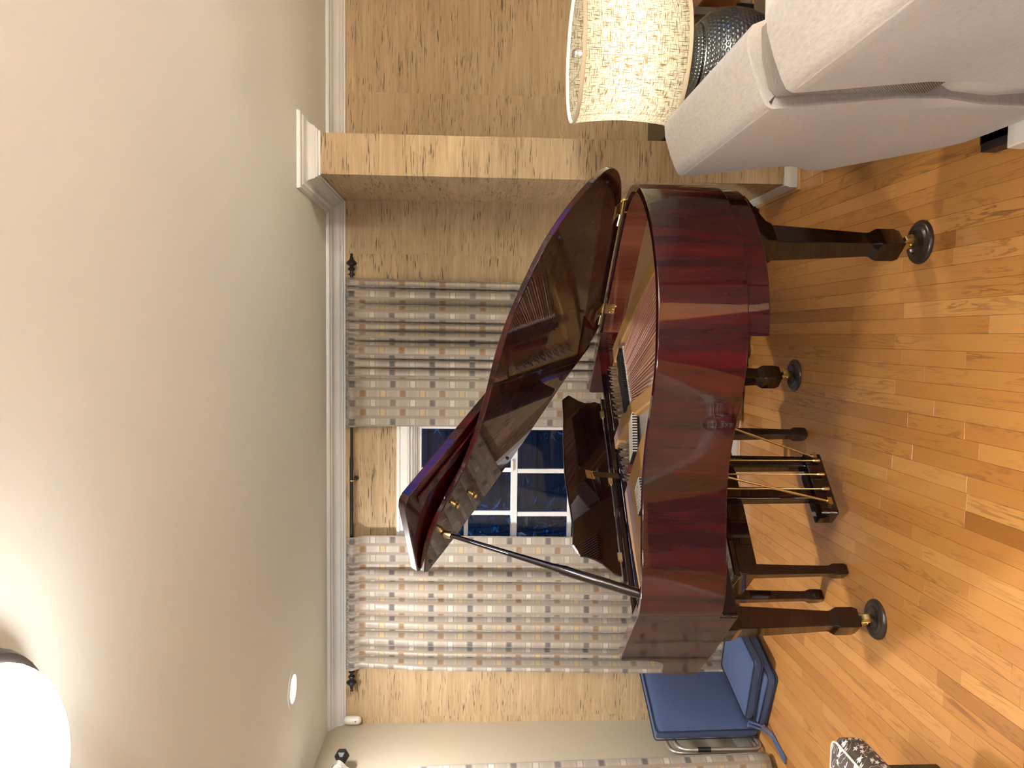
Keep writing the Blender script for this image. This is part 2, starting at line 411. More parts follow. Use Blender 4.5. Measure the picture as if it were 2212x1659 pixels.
wall_with_hole('wall_right', CREAM, 'x', XR, XR + T, YF, YB, (0.55, 2.05, 0.8, 2.15))
wall_with_hole('wall_front', CREAM, 'y', YF - T, YF, XL - T, XR + T, (-1.3, 0.3, 0.8, 2.1))
struct(MB().box(PX0, PX1, PY, YB, 0, CEIL).build('wall_partition', GRASS))
struct(MB().box(XL - T, XR + T, YF - T, YB + T, CEIL, CEIL + 0.1).build('ceiling', CEILM))

def sweep(path, prof, name, material, bevel=0):
    """profile (outward, z) carried along a polyline whose room side is on the right, mitred"""
    rings = []
    P = [Vector(p) for p in path]
    for i, p in enumerate(P):
        ds = []
        if i > 0: ds.append((P[i] - P[i - 1]).normalized())
        if i < len(P) - 1: ds.append((P[i + 1] - P[i]).normalized())
        ns = [Vector((d.y, -d.x)) for d in ds]
        n = ns[0] if len(ns) == 1 else (ns[0] + ns[1]) / (1 + ns[0].dot(ns[1]))
        rings.append([(p.x + n.x * o, p.y + n.y * o, z) for o, z in prof])
    return struct(MB().loft(rings).build(name, material, smooth=40, bevel=bevel))
PATH = [(XL, YB), (PX0, YB), (PX0, PY), (PX1, PY), (PX1, YB), (XR, YB)]
CROWN = [(0, 2.325), (0.007, 2.325), (0.009, 2.334), (0.015, 2.337), (0.018, 2.345), (0.026, 2.350), (0.030, 2.362), (0.039, 2.376), (0.052, 2.387),
         (0.062, 2.391), (0.066, 2.398), (0.078, 2.402), (0.082, 2.41), (0.082, 2.42), (0, 2.42)]
sweep(PATH, CROWN, 'trim_1', TRIM)
BASE = [(0, 0.0), (0.016, 0.0), (0.016, 0.052), (0.011, 0.060), (0.008, 0.072), (0, 0.075)]
sweep(PATH, BASE, 'baseboard_back', TRIM)
SHOEP = [(0.016, 0), (0.030, 0), (0.029, 0.007), (0.024, 0.013), (0.016, 0.016)]
sweep([(XL, YB), (PX0, YB), (PX0, PY), (PX1, PY), (PX1, YB), (XR, YB)], SHOEP, 'trim_2', SHOE)
sweep([(XL, YF), (XL, YB)], BASE, 'baseboard_left', TRIM)

# floor: slab, strip planks laid one by one along Y
floor = struct(MB().box(XL - T, XR + T, YF - T, YB + T, -0.12, -0.012).build('floor', GROUND))
PW = 0.0572
planks = []
x = XL - 0.01; row = 0
rr = random.Random(11)
while x < XR:
    y = YF - rr.random() * 0.9
    while y < YB:
        ln = rr.choice((0.35, 0.5, 0.62, 0.8, 0.95, 1.15)) * rr.uniform(0.85, 1.15)
        y0, y1 = max(y, YF), min(y + ln, YB)
        if y1 - y0 > 0.02: planks.append((x, min(x + PW, XR), y0, y1, min(1, max(0, rr.gauss(0.5, 0.21))), rr.uniform(-0.0004, 0)))
        y += ln
    x += PW; row += 1
def in_view_area(p):
    a = 0
    for i in range(3):
        for j in range(7):
            q = project((p[0] + (p[1] - p[0]) * i / 2, p[2] + (p[3] - p[2]) * j / 6, 0))
            if q and -5 < q[0] < 2217 and -5 < q[1] < 1664:
                d = max(0.6, (p[2] + (p[3] - p[2]) * j / 6)); a += (p[3] - p[2]) / d ** 3
    return a
planks.sort(key=in_view_area, reverse=True)
def plank_geo(p):
    x0, x1, y0, y1, t, dz = p; g, c = 0.0003, 0.0007; zt = dz
    vs = []
    for (i, z) in ((g, -0.012), (g, zt - c), (g + c, zt)):
        vs += [(x0 + i, y0 + i, z), (x1 - i, y0 + i, z), (x1 - i, y1 - i, z), (x0 + i, y1 - i, z)]
    fs = [(8, 9, 10, 11)]
    for k in (0, 4):
        for i in range(4):
            j = (i + 1) % 4; fs.append((k + i, k + j, k + 4 + j, k + 4 + i))
    return vs, fs
def tone_attr(me, tones):
    a = me.attributes.new('tone', 'FLOAT', 'POINT'); a.data.foreach_set('value', tones)
for p in planks[:300]:
    vs, fs = plank_geo(p); me = bpy.data.meshes.new('floor_plank'); me.from_pydata(vs, [], fs); me.materials.append(OAK)
    tone_attr(me, [p[4]] * len(vs))
    o = bpy.data.objects.new('floor_plank', me); col.objects.link(o); o.parent = floor
V, F_, TT = [], [], []
for p in planks[300:]:
    vs, fs = plank_geo(p); k = len(V); V += vs; F_ += [tuple(i + k for i in f) for f in fs]; TT += [p[4]] * len(vs)
me = bpy.data.meshes.new('floor_planks'); me.from_pydata(V, [], F_); me.materials.append(OAK); tone_attr(me, TT)
o = bpy.data.objects.new('floor_planks', me); col.objects.link(o); o.parent = floor; stuff(o)

# ------------------------------------------------------------------ back window (sashes, muntins, panes) and the two unseen ones
win = struct(MB().box(-1.74, -0.38, YB - 0.022, YB + 0.001, WZ1, WZ1 + 0.075).box(-1.74, WX0, YB - 0.022, YB + 0.001, WZ0 - 0.1, WZ1)
             .box(WX1, -0.38, YB - 0.022, YB + 0.001, WZ0 - 0.1, WZ1)
             .box(-1.73, -0.39, YB - 0.030, YB, WZ1 + 0.055, WZ1 + 0.07).box(-1.70, -0.42, YB - 0.027, YB, WZ1 + 0.008, WZ1 + 0.016)
             .box(WX0, WX1, YB, YB + T, WZ1 - 0.016, WZ1).box(WX0, WX1, YB + 0.025, YB + T, WZ1 - 0.030, WZ1 - 0.016).box(WX0, WX1, YB + 0.045, YB + T, WZ1 - 0.040, WZ1 - 0.03)
             .box(WX0, WX0 + 0.02, YB, YB + T, WZ0, WZ1).box(WX1 - 0.02, WX1, YB, YB + T, WZ0, WZ1)
             .build('window_1', WHITE, bevel=0.002))
MB().box(-1.78, -0.34, YB - 0.06, YB + T, WZ0 - 0.03, WZ0).build('window_sill', WHITE, win, bevel=0.004)
def sash(y0, y1, z0, z1, name):
    x0, x1 = WX0 + 0.02, WX1 - 0.02; st = 0.034
    s_ = MB().box(x0, x1, y0, y1, z1 - st, z1).box(x0, x1, y0, y1, z0, z0 + st).box(x0, x0 + st, y0, y1, z0 + st, z1 - st).box(x1 - st, x1, y0, y1, z0 + st, z1 - st).build(name, WHITE, win, bevel=0.002)
    gx0, gx1, gz0, gz1 = x0 + st, x1 - st, z0 + st, z1 - st; n, mw = 4, 0.026
    pw = (gx1 - gx0 - (n - 1) * mw) / n; ph = (gz1 - gz0 - mw) / 2; yc_ = (y0 + y1) / 2
    for i in range(1, n):
        xx = gx0 + i * pw + (i - 1) * mw; MB().box(xx, xx + mw, yc_ - 0.011, yc_ + 0.011, gz0, gz1).build('muntin', WHITE, s_, bevel=0.002)
    MB().box(gx0, gx1, yc_ - 0.0105, yc_ + 0.0105, gz0 + ph, gz0 + ph + mw).build('muntin', WHITE, s_, bevel=0.002)
    for i in range(n):
        for j in range(2):
            xx = gx0 + i * (pw + mw); zz = gz0 + j * (ph + mw)
            MB().add([(xx, yc_, zz), (xx + pw, yc_, zz), (xx + pw, yc_, zz + ph), (xx, yc_, zz + ph)], [(0, 1, 2, 3)]).build('pane', GLASS, s_)
sash(YB + 0.075, YB + 0.105, 1.325, 1.925, 'upper_sash')
sash(YB + 0.043, YB + 0.073, WZ0, 1.355, 'lower_sash')
MB().box(-0.80, -0.735, YB + 0.028, YB + 0.045, 1.345, 1.362).build('sash_lock', PLASTIC, win, bevel=0.003)
def far_window(n, axis, p, lo, hi, z0, z1, inward):
    def bx(mb, a0, a1, q0, q1, b0, b1):
        q0, q1 = min(q0, q1), max(q0, q1)
        return mb.box(a0, a1, q0, q1, b0, b1) if axis == 'y' else mb.box(q0, q1, a0, a1, b0, b1)
    mb = MB()
    for a0, a1, b0, b1 in ((lo - .08, hi + .08, z1, z1 + .08), (lo - .08, hi + .08, z0 - .08, z0), (lo - .08, lo, z0, z1), (hi, hi + .08, z0, z1)):
        bx(mb, a0, a1, p, p + inward * 0.02, b0, b1)
    mid = (lo + hi) / 2
    bx(mb, mid - .02, mid + .02, p - inward * .05, p - inward * .08, z0, z1); bx(mb, lo, hi, p - inward * .05, p - inward * .08, (z0 + z1) / 2 - .02, (z0 + z1) / 2 + .02)
    w_ = struct(mb.build(n, WHITE))
    g = MB(); q = p - inward * 0.065
    g.add([(lo, q, z0), (hi, q, z0), (hi, q, z1), (lo, q, z1)] if axis == 'y' else [(q, lo, z0), (q, hi, z0), (q, hi, z1), (q, lo, z1)], [(0, 1, 2, 3)]).build('pane', GLASS, w_)
far_window('window_2', 'x', XR, 0.55, 2.05, 0.8, 2.15, -1)
far_window('window_3', 'y', YF, -1.3, 0.3, 0.8, 2.1, 1)

# outside the back window: ground, a board fence and shrubs at dusk
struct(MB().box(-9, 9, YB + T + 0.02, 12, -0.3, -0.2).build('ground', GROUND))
fence = thing('board_fence', 'weathered grey board fence seen through the window at dusk', 'fence', (-1.5, 6.6, -0.2))
for i in range(15):
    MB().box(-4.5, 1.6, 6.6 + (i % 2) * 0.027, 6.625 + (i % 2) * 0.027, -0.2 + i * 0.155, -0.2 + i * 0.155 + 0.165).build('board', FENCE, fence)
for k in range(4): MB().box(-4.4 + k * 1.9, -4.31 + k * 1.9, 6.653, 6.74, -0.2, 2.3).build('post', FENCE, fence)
def shrub(label, cx, cy, h, wdt, seed):
    r_ = random.Random(seed); t = thing('leafy_shrub', label, 'shrub', (cx, cy, -0.2), 0, 'shrubs outside the window')
    st = MB(); lf = MB()
    for k in range(11):
        a = r_.uniform(0, 6.28); pts = []; tx, ty = math.cos(a) * wdt * r_.uniform(.2, 1), math.sin(a) * 0.35 * r_.uniform(.2, 1); hh = h * r_.uniform(.6, 1)
        for i in range(6):
            f = i / 5; pts.append((cx + tx * f ** 1.5, cy + ty * f ** 1.5, -0.2 + hh * f))
        st.tube(pts, [0.012 * (1 - 0.13 * i) for i in range(6)], 5)
        for q in range(26):
            f = r_.uniform(0.35, 1.0); i = min(4, int(f * 5)); p = Vector(pts[i]).lerp(Vector(pts[i + 1]), f * 5 - i) if i < 5 else Vector(pts[5])
            d = Vector((r_.gauss(0, 1), r_.gauss(0, .7), r_.gauss(-.3, .7))).normalized(); u = d.cross(Vector((r_.gauss(0, 1), r_.gauss(0, 1), r_.gauss(0, 1)))).normalized()
            l_ = r_.uniform(.06, .12); p = p + d * r_.uniform(0, .06); nn = d.cross(u) * 0.008
            lf.add([p, p + d * l_ * .45 + u * l_ * .2 + nn, p + d * l_, p + d * l_ * .45 - u * l_ * .2 + nn], [(0, 1, 2), (0, 2, 3)])
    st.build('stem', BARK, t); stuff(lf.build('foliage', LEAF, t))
shrub('dark leafy shrub behind the right-hand window panes', -0.62, 5.35, 2.5, 0.30, 3)
shrub('dark leafy shrub behind the middle window panes', -1.32, 5.6, 2.4, 0.30, 5)
shrub('dark leafy shrub behind the left curtain edge of the window', -2.02, 5.4, 2.5, 0.30, 8)

# ------------------------------------------------------------------ curtains
def curtain(name, label, group, origin, du, dn, width, ztop, zbot, cfg, sidelabel=None, seed=1, amp0=1.0, nu=420, nz=46):
    """origin: end of the panel at the flat side, du: unit vector across, dn: unit vector into the room.
    cfg: (flat fraction, folds) ; lean(s,f) shifts the cloth sideways towards the hem"""
    r_ = random.Random(seed); flat, folds, leanA, leanB = cfg
    fr = []; p = flat
    ks = []
    while p < 1.0:
        w_ = r_.uniform(0.6, 1.5) / folds * (1 - flat); ks.append((p, min(1.0, p + w_), r_.uniform(0.6, 1.35), r_.uniform(0, 0.6))); p += w_
    def depth(s, f):                                   # f: 0 at the heading, 1 at the hem
        d = 0.006 * math.sin(s * 31) * (0.3 + f)
        if s < flat: return d + 0.010 * math.sin(math.pi * s / flat) * f
        for a, b_, amp, sk in ks:
            if a <= s <= b_:
                q = (s - a) / (b_ - a); q = q ** (1 + sk * f * 0.7)
                return d + 0.085 * amp0 * amp * (0.45 + 0.55 * min(1, f * 5)) * (math.sin(math.pi * q) ** 0.55)
        return d
    def ruf(s): return 0.008 * (math.sin(s * width / 0.0042) + 0.6 * math.sin(s * width / 0.0061 + 1)) * (0.35 if s < flat * 0.8 else 1.0)
    V, UV = [], []
    us = [0.0]
    for i in range(1, nu + 1):
        s0, s1 = (i - 1) / nu, i / nu
        dd = depth(s1, .6) - depth(s0, .6); us.append(us[-1] + math.hypot(width / nu, dd))
    zs = [0, .004, .008, .012, .016, .022, .03, .04] + [.05 + .95 * i / (nz - 8) for i in range(nz - 7)]
    H = ztop - zbot
    for f in zs:
        hd = max(0.0, 1 - f / 0.045)
        for i in range(nu + 1):
            s = i / nu
            sh = leanA * (1 - s) * f + leanB * s * f
            dp = depth(s, f) * (1 - hd * 0.75) + ruf(s) * hd * 1.2 + 0.052 * math.exp(-((f - 0.012) / 0.017) ** 2)
            pt = Vector(origin) + Vector(du) * (s * width + sh) + Vector(dn) * dp
            z = ztop - f * H + (0.006 * math.sin(i * 1.7) if f == 0 else 0)
            V.append((pt.x, pt.y, z)); UV.append((us[i], (1 - f) * H + 0.03))
    n = nu + 1; F2 = [(a * n + i, a * n + i + 1, (a + 1) * n + i + 1, (a + 1) * n + i) for a in range(len(zs) - 1) for i in range(nu)]
    mb = MB(); mb.v = [Vector(v) for v in V]; mb.f = F2
    o = mb.build(name, CURT, smooth=180, uv=UV)
    md = o.modifiers.new('cloth_thickness', 'SOLIDIFY'); md.thickness = 0.002
    return tag(o, label, 'curtain', group)
curtain('window_curtain', 'right-hand beige checked curtain of the back window, gathered beside the grasscloth', 'checked curtains', (-0.525, 4.470, 0), (1, 0, 0), (0, -1, 0), 0.84, 2.305, 0.03, (0.33, 8, 0.0, -0.02), seed=4)
curtain('window_curtain', 'left-hand beige checked curtain of the back window, partly behind the keyboard end', 'checked curtains', (-1.158, 4.470, 0), (-1, 0, 0), (0, -1, 0), 0.78, 2.305, 0.03, (0.24, 8, 0.02, 0.05), seed=9)
curtain('window_curtain', 'beige checked curtain on the cream side wall behind the blue cushions', 'checked curtains', (-2.222, 3.88, 0), (0, -1, 0), (1, 0, 0), 0.8, 2.285, 0.03, (0.05, 7, -0.10, 0.0), seed=12, amp0=0.6)
FIN = [(0.009, 0), (0.018, 0.002), (0.018, 0.008), (0.011, 0.012), (0.010, 0.026), (0.019, 0.030), (0.021, 0.036), (0.018, 0.042), (0.010, 0.046), (0.011, 0.052),
       (0.026, 0.060), (0.031, 0.068), (0.026, 0.077), (0.016, 0.084), (0.011, 0.094), (0.010, 0.104), (0.006, 0.108), (0.009, 0.114), (0.007, 0.121), (0.001, 0.124)]
rod = thing('curtain_rod', 'black curtain rod with turned finials above the back window', 'curtain rod', (-0.8, 4.445, 2.278))
MB().tube([(0.335, 4.445, 2.278), (-0.71, 4.445, 2.278)], 0.0085, 14).build('thin_tube', IRON, rod, smooth=40)
MB().tube([(-0.70, 4.445, 2.279), (-1.955, 4.445, 2.279)], 0.0105, 14).build('thick_tube', IRON, rod, smooth=40)
MB().lathe(FIN, (0.33, 4.445, 2.278), 20, ax='x').build('finial', IRON, rod, smooth=40)
MB().lathe([(r, -z) for r, z in FIN], (-1.95, 4.445, 2.279), 20, ax='x').build('finial', IRON, rod, smooth=40)
for bx_ in (-0.835, 0.31, -1.92):
    k = MB().tube([(bx_, 4.53, 2.262), (bx_, 4.48, 2.262), (bx_, 4.445, 2.268)], 0.006, 8).lathe([(0.014, 0), (0.014, 0.006)], (bx_, 4.523, 2.262), 12, ax='y').build('bracket', IRON, rod, smooth=40)
    MB().lathe([(0.0145, -0.004), (0.0165, 0), (0.0145, 0.004)], (bx_, 4.445, 2.279), 16, ax='x').build('ring', DULLBRASS, k, smooth=40)
rod2 = thing('curtain_rod', 'black curtain rod with faceted end knob on the cream side wall', 'curtain rod', (-2.2, 3.5, 2.262))
MB().tube([(-2.215, 3.97, 2.262), (-2.215, 3.0, 2.262)], 0.0105, 14).build('rod_tube', IRON, rod2, smooth=40)
MB().lathe([(0.010, 0), (0.013, 0.012), (0.013, 0.02), (0.034, 0.032), (0.040, 0.052), (0.034, 0.072), (0.014, 0.082), (0.003, 0.084)], (-2.215, 3.95, 2.262), 6, ax='y').build('finial', IRON, rod2, bevel=0.002)
MB().tube([(-2.31, 3.80, 2.245), (-2.24, 3.80, 2.245), (-2.205, 3.80, 2.252)], 0.006, 8).build('bracket', IRON, rod2, smooth=40)

# ------------------------------------------------------------------ ceiling fixtures, sensor
fl = thing('flush_ceiling_light', 'lit frosted dome ceiling light with dark twisted bronze rim', 'ceiling light', (FLUSH[0], FLUSH[1], CEIL))
c = (FLUSH[0], FLUSH[1], 0)
MB().lathe([(0.19, CEIL), (0.20, CEIL - 0.006), (0.205, CEIL - 0.02), (0.198, CEIL - 0.03), (0.205, CEIL - 0.036), (0.210, CEIL - 0.048), (0.203, CEIL - 0.06), (0.19, CEIL - 0.062)], c, 48).build('canopy_ring', BRONZE, fl, smooth=40)
rp = MB()
for k in range(72):
    a = 2 * math.pi * k / 72; b2 = a + 0.09
    rp.tube([(c[0] + .2015 * math.cos(a), c[1] + .2015 * math.sin(a), CEIL - 0.026), (c[0] + .207 * math.cos((a + b2) / 2), c[1] + .207 * math.sin((a + b2) / 2), CEIL - 0.031), (c[0] + .2015 * math.cos(b2), c[1] + .2015 * math.sin(b2), CEIL - 0.038)], 0.006, 5)
stuff(rp.build('rope_moulding', BRONZE, fl, smooth=60))
dome = [(0.188 * math.cos(a), CEIL - 0.06 - 0.095 * math.sin(a)) for a in [i * math.pi / 2 / 12 for i in range(12)]] + [(0.004, CEIL - 0.155)]
MB().lathe(dome, c, 48, cap=True).build('glass_dome', GLOBE, fl, smooth=60)
MB().lathe([(0.002, CEIL - 0.15), (0.017, CEIL - 0.153), (0.012, CEIL - 0.159), (0.015, CEIL - 0.165), (0.010, CEIL - 0.174), (0.001, CEIL - 0.178)], c, 16).build('finial', BRONZE, fl, smooth=60)
def downlight(px, py, label):
    t = thing('recessed_downlight', label, 'downlight', (px, py, CEIL))
    MB().lathe([(0.062, CEIL - 0.004), (0.066, CEIL - 0.007), (0.086, CEIL - 0.004), (0.088, CEIL)], (px, py, 0), 32, cap=False).build('trim_ring', WHITE, t, smooth=40)
    MB().lathe([(0.0, CEIL - 0.0035), (0.064, CEIL - 0.0035)], (px, py, 0), 32, cap=False).build('lens', LEDS, t)
downlight(SPOT[0], SPOT[1], 'lit round recessed downlight in the ceiling near the left curtain')
fill_dome = copy_tree(fl); fill_dome.location = (-0.2, -1.4, CEIL)  # unseen copy added to lift the overall room light
tag(fill_dome, 'added fill copy of the frosted dome ceiling light, unseen behind the camera', 'ceiling light')
to = thing('fill_floor_lamp', 'added bronze uplight floor lamp, unseen behind the camera, brightening the ceiling', 'lamp', (1.9, -1.75, 0))  # added stand that carries the ceiling fill
MB().lathe([(0, 0), (.14, 0), (.14, .02), (.03, .04), (.012, .06), (.012, 1.66), (.03, 1.68), (.05, 1.70), (.12, 1.74), (.16, 1.80), (.155, 1.80), (.11, 1.745), (.0, 1.72)], (1.9, -1.75, 0), 32, cap=False).build('body', BRONZE, to, smooth=40)
se = thing('motion_sensor', 'small white oval motion sensor in the wall corner under the crown', 'sensor', (-2.275, 4.50, 2.28))
V, F_ = superbox(0.055, 0.05, 0.105, 8, 0.026)
MB(Matrix.Translation((-2.272, 4.498, 2.282)) @ Matrix.Rotation(R(-45), 4, 'Z')).add(V, F_).build('housing', PLASTIC, se, smooth=60, sub=1)
MB().lathe([(0.0035, 0.0), (0.0035, 0.004)], (-2.268, 4.470, 2.262), 10, ax='y').build('lens', BLACK, se)

# ------------------------------------------------------------------ grand piano (local axes: x to the treble, y to the tail)
PM = Matrix.Translation((-0.646, 3.355, 0)) @ Matrix.Rotation(math.atan2(-.68, -.733), 4, 'Z')
piano = thing('grand_piano', 'glossy dark red mahogany baby grand piano with its lid propped open', 'piano', (-0.646, 3.355, 0), math.atan2(-.68, -.733))
def P(): return MB(PM)
def smooth_path(pts, n=6):
    out = []
    for i in range(len(pts) - 1):
        p0, p1, p2, p3 = pts[max(i - 1, 0)], pts[i], pts[i + 1], pts[min(i + 2, len(pts) - 1)]
        for k in range(n):
            t = k / n
            out.append(tuple(0.5 * ((2 * p1[j]) + (-p0[j] + p2[j]) * t + (2 * p0[j] - 5 * p1[j] + 4 * p2[j] - p3[j]) * t * t + (-p0[j] + 3 * p1[j] - 3 * p2[j] + p3[j]) * t ** 3) for j in range(2)))
    return out + [tuple(pts[-1])]
curve = [(.7102, .258), (.7025, .296), (.672, .350), (.615, .412), (.55, .458), (.476, .518), (.402, .582), (.335, .665), (.285, .76), (.250, .85), (.215, .94), (.165, 1.02),
         (.095, 1.09), (.02, 1.15), (-.06, 1.195), (-.14, 1.222), (-.235, 1.238), (-.335, 1.238), (-.44, 1.222), (-.54, 1.185), (-.625, 1.125), (-.68, 1.03), (-.703, .92), (-.71, .80)]
OUT = smooth_path(curve) + [(-.71, .255)]
def offset(path, d):
    r_ = []
    for i, p in enumerate(path):
        a = Vector(path[max(i - 1, 0)]); b_ = Vector(path[min(i + 1, len(path) - 1)]); t = (b_ - a).normalized()
        r_.append((p[0] - t.y * d, p[1] + t.x * d))
    return r_
def band(path, d0, d1, z0, z1):
    A, B_ = offset(path, d0), offset(path, d1)
    return [[(a[0], a[1], z0), (a[0], a[1], z1), (b_[0], b_[1], z1), (b_[0], b_[1], z0)] for a, b_ in zip(A, B_)]
P().loft(band(OUT, 0, 0.030, 0.70, 1.0)).build('rim', MAHOG, piano, smooth=30, bevel=0.004, seg=3)
i0 = 10; INN = OUT[12:]
P().loft(band(INN, 0.0305, 0.042, 0.84, 0.988)).build('inner_rim', MAHOG_IN, piano, smooth=30, bevel=0.002)
inner = offset(INN, 0.041)
# cheeks: side profile in (length, height)
CH = [(.262, .70), (.240, .70), (.240, .635), (-.10, .635), (-.17, .640), (-.24, .645), (-.345, .645), (-.352, .655), (-.352, .785), (-.335, .799), (-.285, .805), (-.235, .813), (-.205, .832),
      (-.186, .865), (-.180, .93), (-.182, .985), (-.172, 1.0), (.262, 1.0)]
P().prism(CH, 0.662, 0.7102, 'x').build('treble_arm', MAHOG, piano, smooth=25, bevel=0.004, seg=3)
P().prism(CH, -0.7102, -0.662, 'x').build('bass_arm', MAHOG, piano, smooth=25, bevel=0.004, seg=3)
P().box(-.66, .66, -.335, .25, .636, .70).box(-.709, .709, .241, .262, .636, .699).build('key_bed', DARKW, piano, bevel=0.004)
P().prism([(-.335, .70), (-.335, .765), (-.31, .775), (-.30, .70)], -.66, .66, 'x').build('key_slip', MAHOG, piano, bevel=0.003)
P().prism([(-.305, .70), (-.305, .772), (-.29, .80), (-.24, .825), (-.17, .845), (-.10, .865), (-.06, .90), (-.03, .93), (.0, .93), (.0, .70)], -.66, .66, 'x').build('fallboard', DARKW, piano, smooth=50, bevel=0.003)
P().box(-.66, .66, -.062, -.035, .93, .955).build('pin_block_rail', DARKW, piano)
# underside: belly with beams
P().prism(offset(OUT, .031), .715, .735, 'z').build('belly_board', DARKW, piano)
# tail block below the rim that carries the tail leg
ti = [k for k, p in enumerate(OUT) if p[1] > 0.98]
TB = [OUT[k] for k in ti]; TB = [p for p in TB if p[0] < 0.11]
P().loft(band(TB, 0.012, 0.15, 0.625, 0.702)).build('tail_block', MAHOG, piano, smooth=30, bevel=0.004)
# plate, struts, soundboard, strings
P().prism(inner, .895, .900, 'z').build('soundboard', SNDBOARD, piano)
pl = P()
pl.prism([(-.655, -.03), (.655, -.03), (.655, .30), (.60, .36), (.50, .44), (.40, .54), (.33, .62), (.28, .52), (.20, .24), (.02, .26), (-.20, .34), (-.46, .37), (-.655, .30)], .902, .912)
def bar(mb, pts, z0, z1, wd_):
    A = offset(pts, wd_ / 2); B_ = offset(pts, -wd_ / 2)
    mb.loft([[(a[0], a[1], z0), (a[0] * .85 + b_[0] * .15, a[1] * .85 + b_[1] * .15, z1), (b_[0] * .85 + a[0] * .15, b_[1] * .85 + a[1] * .15, z1), (b_[0], b_[1], z0)] for a, b_ in zip(A, B_)])
plate = pl.build('cast_plate', PLATE, piano, bevel=0.003)
ST = P(); bar(ST, [(-.235, -.02), (-.225, .06), (-.205, .20), (-.14, .36), (-.045, .54), (.06, .74), (.11, .86)], .903, .940, .088); ST.build('plate_strut', PLATE, piano, smooth=40, bevel=0.006)
ST = P(); ST.prism([(.085, .545), (.055, .45), (.048, .24), (.055, .02), (.20, .012), (.34, .022), (.47, .04), (.62, .05), (.650, .10), (.650, .28), (.595, .345), (.50, .425), (.40, .515), (.31, .62), (.25, .72), (.19, .74), (.13, .66)], .903, .934); ST.build('plate_web', PLATE, piano, smooth=30, bevel=0.008, seg=3)
ST = P(); bar(ST, [(-.60, .18), (-.54, .42), (-.46, .66), (-.36, .92), (-.28, 1.10)], .902, .936, .105); ST.build('plate_strut', PLATE, piano, smooth=40, bevel=0.006)
bs = P()
for k in range(30):
    f = k / 29; a = (-.470 + f * .285, .350 - f * .012); q = (-.31 + f * .43, 1.08 - f * .30)
    bs.tube([(a[0], a[1], .931), (q[0], q[1], .931)], 0.0029, 6)
stuff(bs.build('bass_strings', COPPER, piano, smooth=60))
ss = P()
for k in range(40):
    f = k / 39; a = (-.155 + f * .20, .26 - f * .02); q = (.01 + f * .22, .93 - f * .18)
    ss.tube([(a[0], a[1], .918), (q[0], q[1], .918)], 0.0011, 4)
stuff(ss.build('steel_strings', STEEL, piano))
dm = P(); df_ = P()
for k in range(30):
    f = k / 29; x_ = -.476 + f * .287; y_ = .345 - f * .012
    dm.box(x_ - .0026, x_ + .0026, y_ - .055, y_ + .02, .930, .950); df_.box(x_ - .0034, x_ + .0034, y_ + .012, y_ + .034, .926, .935)
for k in range(15):
    f = k / 14; x_ = -.085 + f * .130; y_ = .352 - f * .082
    dm.box(x_ - .0030, x_ + .0030, y_ - .035, y_ + .05, .926, .945); df_.box(x_ - .0054, x_ - .0032, y_ - .03, y_ + .055, .926, .947)
for k in range(10):
    f = k / 9; x_ = .205 + f * .105; y_ = .322
    dm.box(x_ - .0040, x_ + .0040, y_ - .045, y_ + .05, .930, .950); df_.box(x_ - .0058, x_ - .0042, y_ - .045, y_ + .05, .930, .952)
stuff(dm.build('dampers', DAMP, piano)); stuff(df_.build('damper_felts', FELTW, piano))
P().box(-.50, -.18, .296, .318, .912, .944).build('damper_rail', DAMP, piano, bevel=0.002)
P().prism([(-.46, .19), (-.28, .20), (-.28, .225), (-.46, .215)], .912, .930).build('string_felt', FELTR, piano)
P().prism([(.012, .185), (.040, .15), (.045, .17), (.024, .205)], .912, .940).build('string_felt', FELTR, piano)
tp = P()
for (x0, x1, y0, n_) in ((-.60, -.30, .075, 26), (-.59, -.30, .105, 26), (-.16, .03, .07, 14), (-.15, .03, .10, 14)):
    for k in range(n_ if True else 0):
        xx = x0 + (x1 - x0) * k / (n_ - 1); yy = y0 + 0.012 * (k % 3)
        tp.lathe([(.0034, .91), (.0034, .945)], (xx, yy, 0), 6); tp.tube([(xx - .005, yy + .004, .928), (xx + .005, yy - .004, .931)], .0018, 4)
stuff(tp.build('tuning_pins', STEEL, piano))
# music shelf, desk, hinges, stays
P().box(-.40, .50, .035, .100, .985, 1.003).build('music_shelf', DARKW, piano, bevel=0.003)
DESK = [(-.372, 1.006), (-.375, 1.036), (-.362, 1.06), (-.358, 1.085), (-.362, 1.11), (-.378, 1.145), (-.384, 1.158), (-.352, 1.188), (-.25, 1.190), (-.13, 1.200), (.03, 1.206), (.10, 1.204), (.22, 1.194), (.30, 1.190), (.372, 1.196),
        (.385, 1.188), (.418, 1.168), (.418, 1.138), (.424, 1.110), (.437, 1.080), (.458, 1.055), (.474, 1.036), (.480, 1.006)]
def deskpt(x, z, n): return (x, .100 + .3 * (z - 1) - n * .958, z + n * .287)
d_ = P(); d_.loft([[deskpt(x, z, 0) for x, z in DESK], [deskpt(x, z, .012) for x, z in DESK]])
desk = d_.build('music_desk', DARKW, piano, bevel=0.003)
for hx in (-.303, .046, .402):
    MB(PM).box(hx - .018, hx + .018, .092, .112, .998, 1.016).tube([(hx - .02, .104, 1.006), (hx + .02, .104, 1.006)], .004, 8).build('hinge', DULLBRASS, desk)
sm = P(); sm.tube([(-.40, .104, 1.004), (.50, .104, 1.004)], .0022, 6); sm.build('piano_hinge_pin', STEEL, desk)
pp = [deskpt(.012, 1.118, -.003), deskpt(.052, 1.112, -.003), deskpt(.052, 1.076, -.003), deskpt(.012, 1.070, -.003)]
qq = [deskpt(.012, 1.118, 0), deskpt(.052, 1.112, 0), deskpt(.052, 1.076, 0), deskpt(.012, 1.070, 0)]
